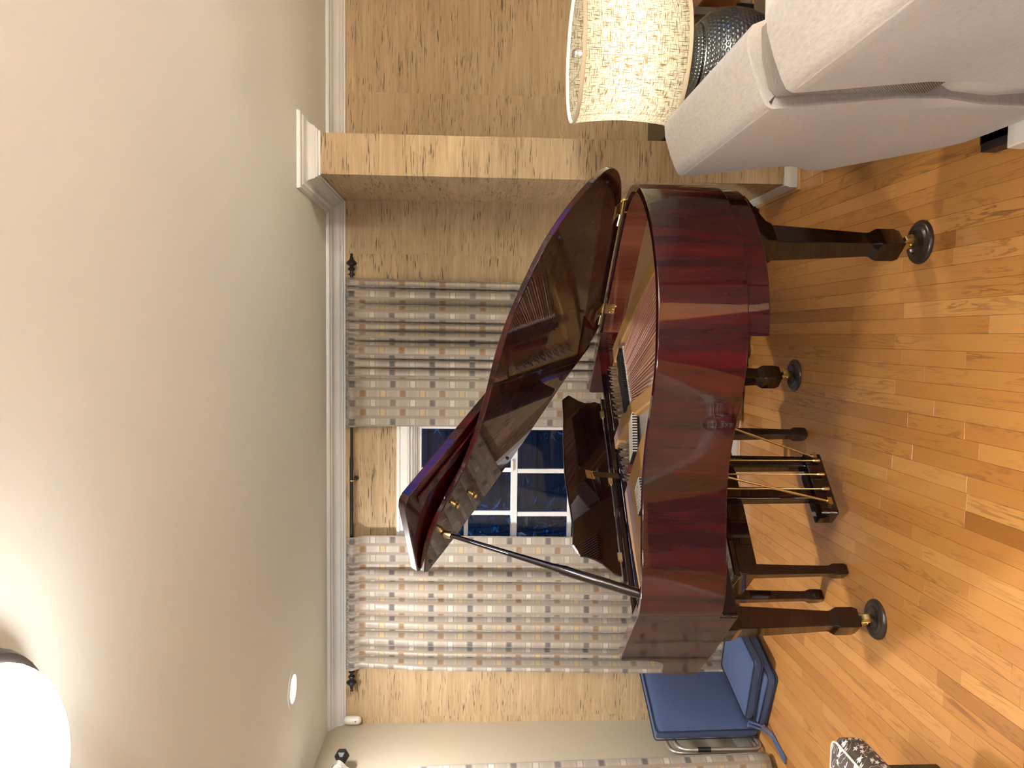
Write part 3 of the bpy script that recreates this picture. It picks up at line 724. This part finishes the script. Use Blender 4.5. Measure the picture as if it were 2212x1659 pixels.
stay = P(); stay.loft([qq, pp]); stay.loft([[(.020, .132, 1.086), (.044, .132, 1.080), (.044, .136, 1.080), (.020, .136, 1.086)], [(.072, .200, .992), (.096, .200, .986), (.096, .204, .986), (.072, .204, .992)]])
stay.build('desk_stay', BRASS, desk)

# lid: hinge along the bass side
TH = R(33); HX, HZ = -.675, 1.012
def lidpt(s, l, n): return (HX + s * math.cos(TH) - n * math.sin(TH), l, HZ + s * math.sin(TH) + n * math.cos(TH))
front = [(-.012, .285), (.05, .250), (.333, .208), (.67, .150), (.93, .128), (1.2, .122), (1.375, .135)]
treb = smooth_path([(1.392, .165), (1.375, .26), (1.335, .36), (1.265, .435), (1.19, .485), (1.118, .528), (1.065, .59), (1.01, .675), (.955, .80), (.905, .94), (.84, 1.05), (.76, 1.135), (.665, 1.21), (.56, 1.258), (.44, 1.284), (.32, 1.290), (.205, 1.275), (.12, 1.225), (.055, 1.14), (.012, 1.02), (-.012, .90)], 5)
LP = front + treb
l_ = P(); l_.loft([[lidpt(s, l, 0) for s, l in LP], [lidpt(s, l, .021) for s, l in LP]])
lid = l_.build('lid', MAHOG, piano, smooth=30, bevel=0.004, seg=3)
def flappt(s, l, n): return lidpt(s, l, .0235 + (l - .14) * .050 + n)
FP = [(-.0, .14), (1.385, .14), (1.402, .16), (1.405, .60), (1.396, .632), (1.375, .645), (0.0, .645)]
f_ = P(); f_.loft([[flappt(s, l, 0) for s, l in FP], [flappt(s, l, .032) for s, l in FP]])
f_.build('front_flap', MAHOG, piano, smooth=30, bevel=0.004, seg=3)
lb = P(); lb.loft([[flappt(s, l, -.001 - z) for s, l in ((.06, .56), (1.34, .56), (1.34, .60), (.06, .60))] for z in (0, .010)]); lb.build('flap_lip', MAHOG, piano, bevel=0.003)
kn = P()
for (s, l) in ((1.19, .385), (1.07, .29)):
    a, b_, c2 = lidpt(s, l, 0), lidpt(s, l, -.012), lidpt(s, l, -.024)
    kn2 = P(); kn2.tube([a, lidpt(s, l, -.005), lidpt(s, l, -.0055), b_, lidpt(s, l, -.018), c2], [.012, .012, .006, .006, .010, .007], 12); kn2.build('lid_knob', BRASS, lid, smooth=40)
for (s, l) in ((.55, 1.21), (.20, 1.22), (1.35, .19), (.80, .20), (1.07, .535)):
    rb = P(); rb.tube([lidpt(s, l, .001), lidpt(s, l, -.006)], .006, 10); rb.build('rubber_bumper', BLACK, lid)
# hinges on the bass side rim
for hy in (.99, .42):
    hg = P(); hg.box(-.678, -.6655, hy - .03, hy + .03, .955, .998)
    hg.tube([(-.672, hy - .03, 1.008), (-.672, hy + .03, 1.008)], .0065, 10)
    hg.loft([[lidpt(s, l, -.003) for s, l in ((.0, hy - .03), (.06, hy - .03), (.06, hy + .03), (.0, hy + .03))], [lidpt(s, l, .0) for s, l in ((.0, hy - .03), (.06, hy - .03), (.06, hy + .03), (.0, hy + .03))]])
    h_ = hg.build('lid_hinge', BRASS, piano)
    hp = P(); hp.tube([(-.66, hy - .035, 1.015), (-.64, hy - .075, 1.022)], .004, 8); hp.build('hinge_pin', BRASS, h_)
    for dy, dz in ((-.02, .988), (0, .975), (.018, .965)):
        sc = P(); sc.lathe([(.0045, -.663), (.002, -.660)], (0, 0, 0), 8, ax='x')
        sc.v = [v + (PM.to_3x3() @ Vector((0, hy + dy, dz - 0.012))) for v in sc.v]; sc.build('screw', BRASS, h_)
# prop stick
pb, pt = Vector((.640, .300, 1.0)), Vector(lidpt(1.262, .272, -.004))
ax_ = (pt - pb).normalized()
k1 = pb.lerp(pt, .40)
ps = P(); ps.tube([pb - ax_ * .03, pb.lerp(pt, .30), pb.lerp(pt, .37), pb.lerp(pt, .43), pb.lerp(pt, .62), pb.lerp(pt, .97)], [.0185, .0185, .0185, .0135, .0110, .0085], 10)
prop = ps.build('prop_stick', DARKW, piano, smooth=50)
ps = P(); ps.tube([pb.lerp(pt, .965), pb.lerp(pt, .975), pb.lerp(pt, 1.0)], [.013, .014, .012], 12); ps.build('prop_cup', BRASS, prop, smooth=40)
ps = P(); ps.tube([k1 - Vector((.02, 0, 0)), k1 + Vector((.02, 0, 0))], .004, 8); ps.build('pivot_pin', STEEL, prop)

# legs with casters
def square_ring(cx, cy, h, z): return [(cx - h, cy - h, z), (cx + h, cy - h, z), (cx + h, cy + h, z), (cx - h, cy + h, z)]
def grand_leg(cx, cy, ztop, flare):
    prof = [(.048, ztop), (.0475, ztop - .02), (.044, .50), (.0375, .35), (.0315, .215), (.0305, .196), (.032, .185), (.0395, .168), (.0415, .16), (.0415, .098), (.036, .076)]
    mb = P(); mb.loft([square_ring(cx, cy, h, z) for h, z in prof])
    lg = mb.build('leg', LEGW, piano, smooth=20, bevel=0.003)
    fb = P(); fb.loft([square_ring(cx, cy, .048, ztop - .085), square_ring(cx, cy, .056, ztop - .06), [(cx - flare[0], cy - flare[2], ztop - .004), (cx + flare[1], cy - flare[2], ztop - .004), (cx + flare[1], cy + flare[3], ztop - .004), (cx - flare[0], cy + flare[3], ztop - .004)], [(cx - flare[0], cy - flare[2], ztop + .012), (cx + flare[1], cy - flare[2], ztop + .012), (cx + flare[1], cy + flare[3], ztop + .012), (cx - flare[0], cy + flare[3], ztop + .012)]]); fb.build('leg_bracket', LEGW, lg, bevel=0.004)
    cs = P()
    for sg in (-1, 1):
        cs.loft([[(cx + sg * .016 - .002, cy - .014, .080), (cx + sg * .016 + .002, cy - .014, .080), (cx + sg * .016 + .002, cy + .014, .080), (cx + sg * .016 - .002, cy + .014, .080)],
                 [(cx + sg * .016 - .002, cy + .004, .036), (cx + sg * .016 + .002, cy + .004, .036), (cx + sg * .016 + .002, cy + .028, .036), (cx + sg * .016 - .002, cy + .028, .036)]])
    cs.box(cx - .018, cx + .018, cy - .014, cy + .014, .074, .082); cs.tube([(cx - .02, cy + .016, .042), (cx + .02, cy + .016, .042)], .004, 8)
    ck = cs.build('caster', BRASS, lg)
    wh = P(); wh.lathe([(.020, -.012), (.027, -.010), (.027, .010), (.020, .012)], (cx, cy + .016, .042), 20, ax='x'); wh.build('wheel', DULLBRASS, ck, smooth=40)
LEGS = [(.626, 0.0), (-.626, 0.0), (-.303, 1.125)]
grand_leg(*LEGS[0], .636, (.06, .06, .06, .06)); grand_leg(*LEGS[1], .636, (.06, .06, .06, .06)); grand_leg(*LEGS[2], .625, (.17, .065, .10, .075))
# pedal lyre
ly = P()
LX0, LX1 = -.066, .215
P().prism([(-.085, .065), (-.085, .150), (.225, .150), (.225, .065)], .0, .001)
lyb = P(); lyb.box(-.078, .222, .05, .135, .070, .150); lyre = lyb.build('pedal_box', DARKW, piano, bevel=0.008)
for (a, b_) in ((-.076, -.024), (.085, .137)):
    mb = P(); mb.loft([[(a, .07, .145), (b_, .07, .145), (b_, .115, .145), (a, .115, .145)], [(a - .004, .07, .40), (b_ + .004, .07, .40), (b_ + .004, .115, .40), (a - .004, .115, .40)], [(a - .004, .065, .64), (b_ + .004, .065, .64), (b_ + .004, .12, .64), (a - .004, .12, .64)]])
    mb.build('lyre_post', DARKW, lyre, bevel=0.004)
for x_ in (-.030, .040, .112):
    mb = P(); mb.tube([(x_, .15, .105), (x_, .15, .64)], .0035, 8); mb.lathe([(.0075, .092), (.0085, .10), (.0085, .118), (.005, .124)], (x_, .15, 0), 10); mb.build('pedal_rod', BRASS, lyre, smooth=40)
    mb = P(); mb.prism([(-.02 + x_ - .006, .05), (.02 + x_ - .006, .05), (.014 + x_ - .006, -.09), (0 + x_ - .006, -.105), (-.014 + x_ - .006, -.09)], .055, .063); mb.build('pedal', BRASS, lyre, bevel=0.002)
mb = P(); mb.tube([(-.058, .14, .115), (-.205, .28, .705)], .005, 8); mb.box(-.075, -.045, .135, .15, .098, .115); mb.build('lyre_brace', BRASS, lyre, smooth=40)
mb = P(); mb.tube([(.165, .14, .110), (.10, .28, .70)], .005, 8); mb.box(.152, .185, .135, .15, .094, .112); mb.build('lyre_brace', BRASS, lyre, smooth=40)

# caster cups under the three legs
for (cx, cy), lab in zip(LEGS, ('brown caster cup under the left front leg of the piano', 'brown caster cup under the far leg of the piano near the window', 'brown caster cup under the tail leg of the piano nearest the sofa')):
    p = PM @ Vector((cx, cy + (.016), 0))
    o = MB().lathe([(.078, .0), (.0785, .005), (.076, .011), (.069, .0155), (.060, .0165), (.056, .0145), (.052, .0165), (.046, .0190), (.042, .0165), (.038, .0135), (.0, .0130)], (p.x, p.y, 0), 40).build('caster_cup', CUPM, smooth=50)
    tag(o, lab, 'caster cup', 'piano caster cups')

# ------------------------------------------------------------------ bench
BA = math.atan2(3.176 - 3.619, -.978 + .451)
bo = Vector((-.8075, 3.506, 0)); BM = Matrix.Translation(bo) @ Matrix.Rotation(BA, 4, 'Z')
bench = thing('piano_bench', 'dark wooden piano bench pushed under the keyboard end of the piano', 'bench', bo, BA)
HW, HD = .345, .142
for sx in (-1, 1):
    for sy in (-1, 1):
        mb = MB(BM); mb.loft([square_ring(sx * HW, sy * HD, h, z) for h, z in ((.019, .0), (.024, .012), (.025, .030), (.0245, .062), (.0185, .080), (.018, .10), (.0235, .39), (.0235, .47))])
        mb.build('leg', LEGW, bench, smooth=20, bevel=0.003)
ap = MB(BM)
for sy in (-1, 1): ap.box(-HW, HW, sy * HD - .010, sy * HD + .010, .385, .47)
for sx in (-1, 1): ap.box(sx * HW - .010, sx * HW + .010, -HD, HD, .385, .47)
ap.build('apron', DARKW, bench, bevel=0.002)
MB(BM).box(-HW - .035, HW + .035, -HD - .035, HD + .035, .47, .50).build('seat', DARKW, bench, bevel=0.006)

# ------------------------------------------------------------------ reclining sofa seen from behind
sofa = thing('reclining_sofa', 'taupe woven reclining sofa seen from behind at the right', 'sofa', (0.68, 1.6, 0))
def sofa_back(y0, y1, name):
    ys = [y0 + .012, y0 + .002, y0, y0] + [y0 + (y1 - y0) * k / 8 for k in range(1, 8)] + [y1, y1, y1 - .002, y1 - .012]
    def sec(f, bottom, inset):
        pr = [(.655, .05), (.634, .052), (.616, .075), (.604, .17), (.606, .30), (.618, .40), (.615, .52), (.602, .64), (.590, .75), (.582, .82), (.580, .850), (.588, .866), (.610, .878), (.66, .898), (.72, .916), (.755, .918), (.785, .905), (.80, .87), (.80, .70), (.80, .45), (.80, .20)]
        pr = [(x, bottom + z * (1 - bottom / .52) if z < .52 else z) for x, z in pr]
        return [(x + (inset if x < .7 else -inset), 0, z - (inset if z > .85 else 0)) for x, z in pr]
    rings = []
    for k, y in enumerate(ys):
        inset = (.030, .010, .003, 0)[k] if k < 4 else ((0, .003, .010, .030)[k - len(ys) + 4] if k >= len(ys) - 4 else 0)
        f = (y - y0) / (y1 - y0)
        b_ = 0.0
        if name == 'far_back': b_ = .27 * max(0, (f - .46) / .54) ** 1.4
        rings.append([(x, y, z) for x, _, z in sec(f, b_, inset)])
    return rings
def far_profile(rings):
    out = []
    for r_ in rings:
        out.append([(x, y - (max(0, .86 - z) * .07 if y > 2.4 else 0) * (y - 2.4) / .37, z) for x, y, z in r_])
    return out
b1 = MB().loft(far_profile(sofa_back(1.965, 2.80, 'far_back'))).build('far_back_section', SOFA, sofa, smooth=50)
b2 = MB().loft(sofa_back(0.95, 1.835, 'near_back')).build('near_back_section', SOFA, sofa, smooth=50)
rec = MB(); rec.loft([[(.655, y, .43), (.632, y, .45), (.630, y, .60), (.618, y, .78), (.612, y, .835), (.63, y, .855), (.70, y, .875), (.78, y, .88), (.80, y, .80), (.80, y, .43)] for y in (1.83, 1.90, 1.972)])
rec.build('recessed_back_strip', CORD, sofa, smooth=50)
lowp = MB(); lowp.loft([[(.665, y, .12), (.645, y, .15), (.632, y, .28), (.640, y, .38), (.66, y, .41), (.80, y, .41), (.80, y, .12)] for y in (1.80, 1.88, 1.985)])
lowp.build('lower_back_strip', SOFA, sofa, smooth=50)
for (a, b_, n_) in ((1.98, 2.79, b1), (.96, 1.82, b2)):
    sp = MB(); sp.tube([(.5815, a, .8515), (.5805, (a + b_) / 2, .852), (.5815, b_ - .02, .8515)], .0028, 6); sp.build('back_seam', SOFA, n_)
V, F_ = superbox(.62, .79, .20, 8, .07, .02)
MB(Matrix.Translation((1.10, 1.40, .40))).add(V, F_).build('seat_cushion', SOFA, sofa, smooth=60)
MB(Matrix.Translation((1.10, 2.20, .40))).add(V, F_).build('seat_cushion', SOFA, sofa, smooth=60)
MB().box(.80, 1.38, .97, 2.76, .07, .30).build('seat_base', SOFA, sofa, bevel=0.02)
for y_ in (2.60, .76):
    V2, F2 = superbox(.66, .20, .52, 8, .07)
    MB(Matrix.Translation((1.14, y_ + .09, .33))).add(V2, F2).build('arm', SOFA, sofa, smooth=60)
mech = MB().box(.655, 1.30, 1.0, 2.36, .028, .075).box(.60, .70, 1.95, 2.35, .0, .05).box(.578, .66, 2.205, 2.345, 0, .05).box(1.20, 1.30, 2.2, 2.33, 0, .06).box(.655, .72, 1.0, 1.1, 0, .06).box(1.2, 1.3, 1.0, 1.1, 0, .06).build('recliner_base', BLACK, sofa, bevel=0.003)
MB().prism([(2.225, .002), (2.218, .055), (2.18, .060), (2.05, .060), (2.05, .002)], .560, .640, 'x').build('foot_cover', PLASTIC, sofa, bevel=0.004)

# ------------------------------------------------------------------ lamp, its table, things in the alcove
lx, lyy = LAMP
tb = thing('end_table', 'dark wooden end table behind the sofa holding the lamp', 'table', (lx + .08, lyy + .07, 0))
MB().box(lx - .20, lx + .42, lyy - .18, lyy + .32, .388, .416).build('table_top', DARKTAB, tb, bevel=0.004)
for sx in (lx - .18, lx + .36):
    for sy in (lyy - .16, lyy + .26): MB().box(sx, sx + .04, sy, sy + .04, 0, .388).build('leg', DARKTAB, tb, bevel=0.003)
for dy in (-.155, .275): MB().box(lx - .17, lx + .39, lyy + dy, lyy + dy + .02, .315, .388).build('apron', DARKTAB, tb)
lamp = thing('table_lamp', 'lit table lamp with linen drum shade and dark hammered round base', 'lamp', (lx, lyy, .416))
LK, LZ = 1.0414, Matrix.Translation((lx, lyy, .416)) @ Matrix.Scale(1.0414, 4) @ Matrix.Translation((-lx, -lyy, -.463))
def LM(): return MB(LZ)
BP = [(.0, .463), (.095, .463), (.105, .470), (.120, .50), (.150, .555), (.170, .61), (.176, .665), (.170, .712), (.152, .750), (.130, .775), (.1195, .7835), (.1165, .7835), (.1155, .7875), (.1175, .790), (.112, .795), (.098, .808), (.085, .818), (.080, .826), (.078, .842), (.079, .858), (.080, .868), (.07, .872), (.0, .872)]
V, UV, F2 = [], [], []; n = 64; arc = 0.0
for j_, (r_, z) in enumerate(BP):
    if j_: arc += math.hypot(r_ - BP[j_ - 1][0], z - BP[j_ - 1][1])
    for i in range(n + 1):
        a = 2 * math.pi * i / n; V.append(LZ @ Vector((lx + r_ * math.cos(a), lyy + r_ * math.sin(a), z))); UV.append((i / n * 54, arc / 0.0145))
for j_ in range(len(BP) - 1):
    for i in range(n): F2.append((j_ * (n + 1) + i, j_ * (n + 1) + i + 1, (j_ + 1) * (n + 1) + i + 1, (j_ + 1) * (n + 1) + i))
mb = LM(); mb.v = V; mb.f = F2; mb.build('base', HAMMER, lamp, smooth=40, uv=UV)
LM().tube([(lx, lyy, .865), (lx, lyy, 1.01)], .008, 10).lathe([(.016, .995), (.018, 1.0), (.018, 1.03), (.014, 1.034)], (lx, lyy, 0), 14).build('stem', DULLBRASS, lamp, smooth=40)
def shade_r(f): return .243 - .016 * math.sin(math.pi * f)
V, UV, F2 = [], [], []; n = 72
for j in range(13):
    f = j / 12
    for i in range(n + 1):
        a = 2 * math.pi * i / n - .6; r_ = shade_r(f); V.append(LZ @ Vector((lx + r_ * math.cos(a), lyy + r_ * math.sin(a), .862 + f * .373))); UV.append((i / n * 1.5, f * .373))
for j in range(12):
    for i in range(n): F2.append((j * (n + 1) + i, j * (n + 1) + i + 1, (j + 1) * (n + 1) + i + 1, (j + 1) * (n + 1) + i))
mb = LM(); mb.v = V; mb.f = F2; shade = mb.build('lamp_shade', SHADE, lamp, smooth=60, uv=UV)
for z0, f in ((.862, 0), (1.223, 1)):
    r_ = shade_r(f); LM().lathe([(r_ + .001, z0 - .001), (r_ + .003, z0), (r_ + .0025, z0 + .012), (r_ + .001, z0 + .013), (r_ - .0015, z0 + .012), (r_ - .0015, z0)], (lx, lyy, 0), 72, cap=False).build('hem', HEM, shade, smooth=60)
for a in (-1.913, -2.925):
    sm_ = LM(); sm_.tube([(lx + (shade_r(f / 8) + .0008) * math.cos(a), lyy + (shade_r(f / 8) + .0008) * math.sin(a), .866 + f / 8 * .365) for f in range(9)], .0009, 5); sm_.build('seam', HEM, shade)
hp = LM()
for a in (-.35, 1.745, 3.84): hp.tube([(lx, lyy, 1.195), (lx + .15 * math.cos(a), lyy + .15 * math.sin(a), 1.20), (lx + .235 * math.cos(a), lyy + .235 * math.sin(a), 1.222)], .0014, 5)
for sg in (-1, 1): hp.tube([(lx + sg * .012, lyy, 1.03), (lx + sg * .05, lyy, 1.08), (lx + sg * .045, lyy, 1.15), (lx, lyy, 1.195)], .0016, 5)
hp.build('shade_harp', STEEL, lamp)
LM().lathe([(.003, 1.193), (.005, 1.20), (.004, 1.206), (.0115, 1.212), (.0165, 1.222), (.0165, 1.230), (.0115, 1.240), (.002, 1.243)], (lx, lyy, 0), 20).build('finial', STEEL, lamp, smooth=60)
LM().lathe([(.012, 1.034), (.022, 1.05), (.030, 1.075), (.024, 1.10), (.004, 1.112)], (lx, lyy, 0), 16).build('bulb', glass('bulb_glass'), lamp, smooth=60)

jr = thing('glass_jar', 'clear glass jar standing on the end table beside the lamp', 'jar', (lx + .34, lyy + .10, .416))
MB(Matrix.Translation((0, 0, -.047))).lathe([(.0, .464), (.060, .464), (.066, .475), (.068, .56), (.066, .60), (.056, .625), (.055, .635)], (lx + .34, lyy + .10, 0), 32, cap=False).build('body', JAR, jr, smooth=50)
MB(Matrix.Translation((0, 0, -.047))).lathe([(.057, .636), (.060, .640), (.058, .652), (.02, .660), (.012, .668), (.014, .680), (.002, .686)], (lx + .34, lyy + .10, 0), 24).build('lid', JAR, jr, smooth=50)
con = thing('console_table', 'low dark console table against the alcove wall behind the lamp', 'table', (1.42, 4.30, 0))
MB().box(1.05, 1.76, 4.10, 4.505, .57, .60).build('table_top', DARKTAB, con, bevel=0.003)
MB().box(1.07, 1.735, 4.12, 4.50, .455, .57).build('apron', DARKTAB, con, bevel=0.003)
for sx in (1.075, 1.69):
    for sy in (4.12, 4.45): MB().box(sx, sx + .04, sy, sy + .04, 0, .455).build('leg', DARKTAB, con, bevel=0.003)
ch = thing('wooden_chest', 'low orange stained wooden chest on dark feet at the alcove wall', 'chest', (2.2, 4.25, 0))
MB().box(1.80, 2.60, 4.02, 4.46, .19, .375).build('body', ORANGEW, ch, bevel=0.004)
MB().box(1.785, 2.615, 4.005, 4.475, .375, .40).build('lid', ORANGEW, ch, bevel=0.005)
for sx in (1.82, 2.53):
    for sy in (4.04, 4.39): MB().lathe([(.020, 0), (.030, .03), (.034, .10), (.030, .19)], (sx + .025, sy + .025, 0), 14).build('foot', BLACK, ch, smooth=40)
out = thing('wall_outlet', 'small white outlet plate low on the alcove wall', 'outlet', (1.79, 4.525, .42))
MB().box(1.755, 1.825, 4.523, 4.5299, .41, .525).build('cover_plate', PLASTIC, out, bevel=0.002)
MB().box(1.776, 1.804, 4.5205, 4.524, .475, .50).box(1.776, 1.804, 4.5205, 4.524, .435, .46).build('sockets', BLACK, out, bevel=0.002)
pa = thing('power_adapter', 'small black power adapter on the baseboard behind the piano tail', 'adapter', (.70, 4.34, 0))
MB().tube([(.735, 4.36, .018), (.690, 4.33, .018)], .017, 12).build('body', BLACK, pa, smooth=40, bevel=0.003)
MB().tube([(.690, 4.33, .018), (.65, 4.34, .010), (.60, 4.40, .006), (.50, 4.44, .005)], .004, 6).build('cord', BLACK, pa)

# ------------------------------------------------------------------ blue lounge cushions on a folded frame
a_ = Vector((-.958, .286, 0)); bdir = Vector((.286, .958, 0))
al = Vector((-.930, .368, 0)); bl = Vector((.368, .930, 0))
def cush_matrix(center, ex, ey): 
    ez = ex.cross(ey); mm = Matrix.Identity(4)
    for i in range(3): mm[i][0] = ex[i]; mm[i][1] = ey[i]; mm[i][2] = ez[i]; mm[i][3] = center[i]
    return mm
def cushion(name, label, center, ex, ey, sx, sy, sz, pipe_sides=(1, -1), puff=.016):
    t = thing(name, label, 'cushion', center, 0, 'blue lounge cushions')
    mm = cush_matrix(center, ex, ey); V, F_ = superbox(sx, sy, sz, 12, .024, puff)
    MB(mm).add(V, F_).build('cover', BLUE, t, smooth=60)
    for sg in pipe_sides:
        r_ = .016; pts = []
        for (cx, cy, a0) in ((sx / 2 - r_, sy / 2 - r_, 0), (-sx / 2 + r_, sy / 2 - r_, 90), (-sx / 2 + r_, -sy / 2 + r_, 180), (sx / 2 - r_, -sy / 2 + r_, 270)):
            for q in range(4): pts.append((cx + r_ * math.cos(R(a0 + 30 * q)), cy + r_ * math.sin(R(a0 + 30 * q)), sg * (sz / 2 - .005)))
        pts.append(pts[0]); MB(mm).tube(pts, .0035, 6).build('piping', BLUEDARK, t, smooth=60)
    return t, mm
ez_ = Vector((0, 0, 1))
cl = Vector((-1.753, 3.842, 0)) + al * .1725 + bl * .22
cushion('seat_cushion', 'thick blue canvas cushion lying on the floor, lower of two', Vector((cl.x, cl.y, .030)), -al, -bl, .345, .44, .056, puff=.004)
c2_ = Vector((-1.680, 3.873, 0)) + a_ * .1875 + bdir * .215
cushion('seat_cushion', 'thick blue canvas cushion with dark piping, upper of two, below the back cushion', Vector((c2_.x, c2_.y, .0945)), -a_, -bdir, .375, .43, .058, puff=.006)
exb = Vector((.447, .894, 0)); nb = Vector((-.894, .447, 0)); bk = Vector((-2.0145, 4.207, 0)) + nb * .060 + exb * .038
eyb = (ez_ * math.cos(R(1.5)) + nb * math.sin(R(1.5))).normalized()
tback, bmx = cushion('back_cushion', 'tall blue canvas back cushion leaning upright near the cream wall', Vector((bk.x, bk.y, .298)), exb, eyb, .475, .57, .078)
mb = MB(bmx); mb.loft([[(-.165, y, .040), (-.150, y, .048), (-.148, y, .049), (-.155, y, .038)] for y in (-.10, .0, .12, .20)]); mb.build('zip_flap', BLUE, tback, smooth=60)
tie = MB()
q0 = Vector((-2.075, 3.985, .10))
for dx in (0, .02):
    tie.tube([q0, q0 + Vector((.02 + dx, -.03, .005)), q0 + Vector((.01 + dx, -.06, -.05)), q0 + Vector((-.01 + dx, -.10, -.092)), q0 + Vector((-.05 + dx, -.28, -.093))], .006, 6)
tie.build('tie_strap', BLUE, tback, smooth=60)
fr = thing('folded_lounge_frame', 'grey metal tube lounge frame folded behind the blue cushions', 'chair', (-2.17, 4.05, 0))
def loop(p, q, z0, z1, r_=.06):
    p, q = Vector(p), Vector(q); d = (q - p).normalized(); pts = []
    for (b_, z, sx, a0) in ((q, z1, -1, 0), (p, z1, 1, 90), (p, z0, 1, 180), (q, z0, -1, 270)):
        cz = z - r_ if z == z1 else z + r_; cc = b_ + d * sx * r_
        for k in range(5):
            an = R(a0 + 22.5 * k); pts.append((cc.x + d.x * r_ * math.cos(an), cc.y + d.y * r_ * math.cos(an), cz + r_ * math.sin(an)))
    pts.append(pts[0]); return pts
MB().tube(loop((-2.203, 3.985, 0), (-2.215, 4.30, 0), .012, .47), .011, 10).build('back_frame', FRAMEM, fr, smooth=60)
MB().tube(loop((-2.238, 4.02, 0), (-2.250, 4.32, 0), .012, .50), .011, 10).build('seat_frame', FRAMEM, fr, smooth=60)
MB().tube([(-2.203, 3.985, .30), (-2.203, 3.985, .37)], .0135, 10).build('plastic_sleeve', BLACK, fr, smooth=40)

# ------------------------------------------------------------------ flowered ottoman at the left edge
ot = thing('ottoman', 'brown ottoman with white flower pattern at the left edge', 'ottoman', (-1.62, 2.16, 0))
V, F_ = superbox(.62, .62, .125, 14, .050, .02)
mo = Matrix.Translation((-1.618, 2.160, .338)); uvs = [(v[0] * .9 + v[2] * .9, v[1] * .9 + v[2] * .6) for v in V]
MB(mo).add(V, F_).build('cushion', FLOWER, ot, smooth=60, uv=uvs)
pp_ = []
for (cx, cy, a0) in ((.262, .262, 0), (-.262, .262, 90), (-.262, -.262, 180), (.262, -.262, 270)):
    for q in range(5): pp_.append((cx + .033 * math.cos(R(a0 + 22.5 * q)), cy + .033 * math.sin(R(a0 + 22.5 * q)), .0515))
pp_.append(pp_[0]); MB(mo).tube(pp_, .004, 6).build('piping', FELTW, ot, smooth=60)
MB().box(-1.88, -1.385, 1.90, 2.40, .06, .285).build('base', BLACK, ot, bevel=0.006)
for sx in (-1.86, -1.44):
    for sy in (1.92, 2.34): MB().lathe([(.016, 0), (.020, .06)], (sx + .02, sy + .02, 0), 12).build('foot', BLACK, ot)

# ------------------------------------------------------------------ added rug on the unseen floor, darkens piano reflections and floor bounce
rug = thing('added_rug', 'dark grey area rug on the floor in front of the piano, outside the photograph', 'rug', (-0.55, 0.35, 0))
MB().box(-1.30, 0.50, -1.6, 2.08, .0005, .010).build('pile', plain('dark_rug', (0.022, 0.020, 0.021), 0.95), rug, bevel=0.004)
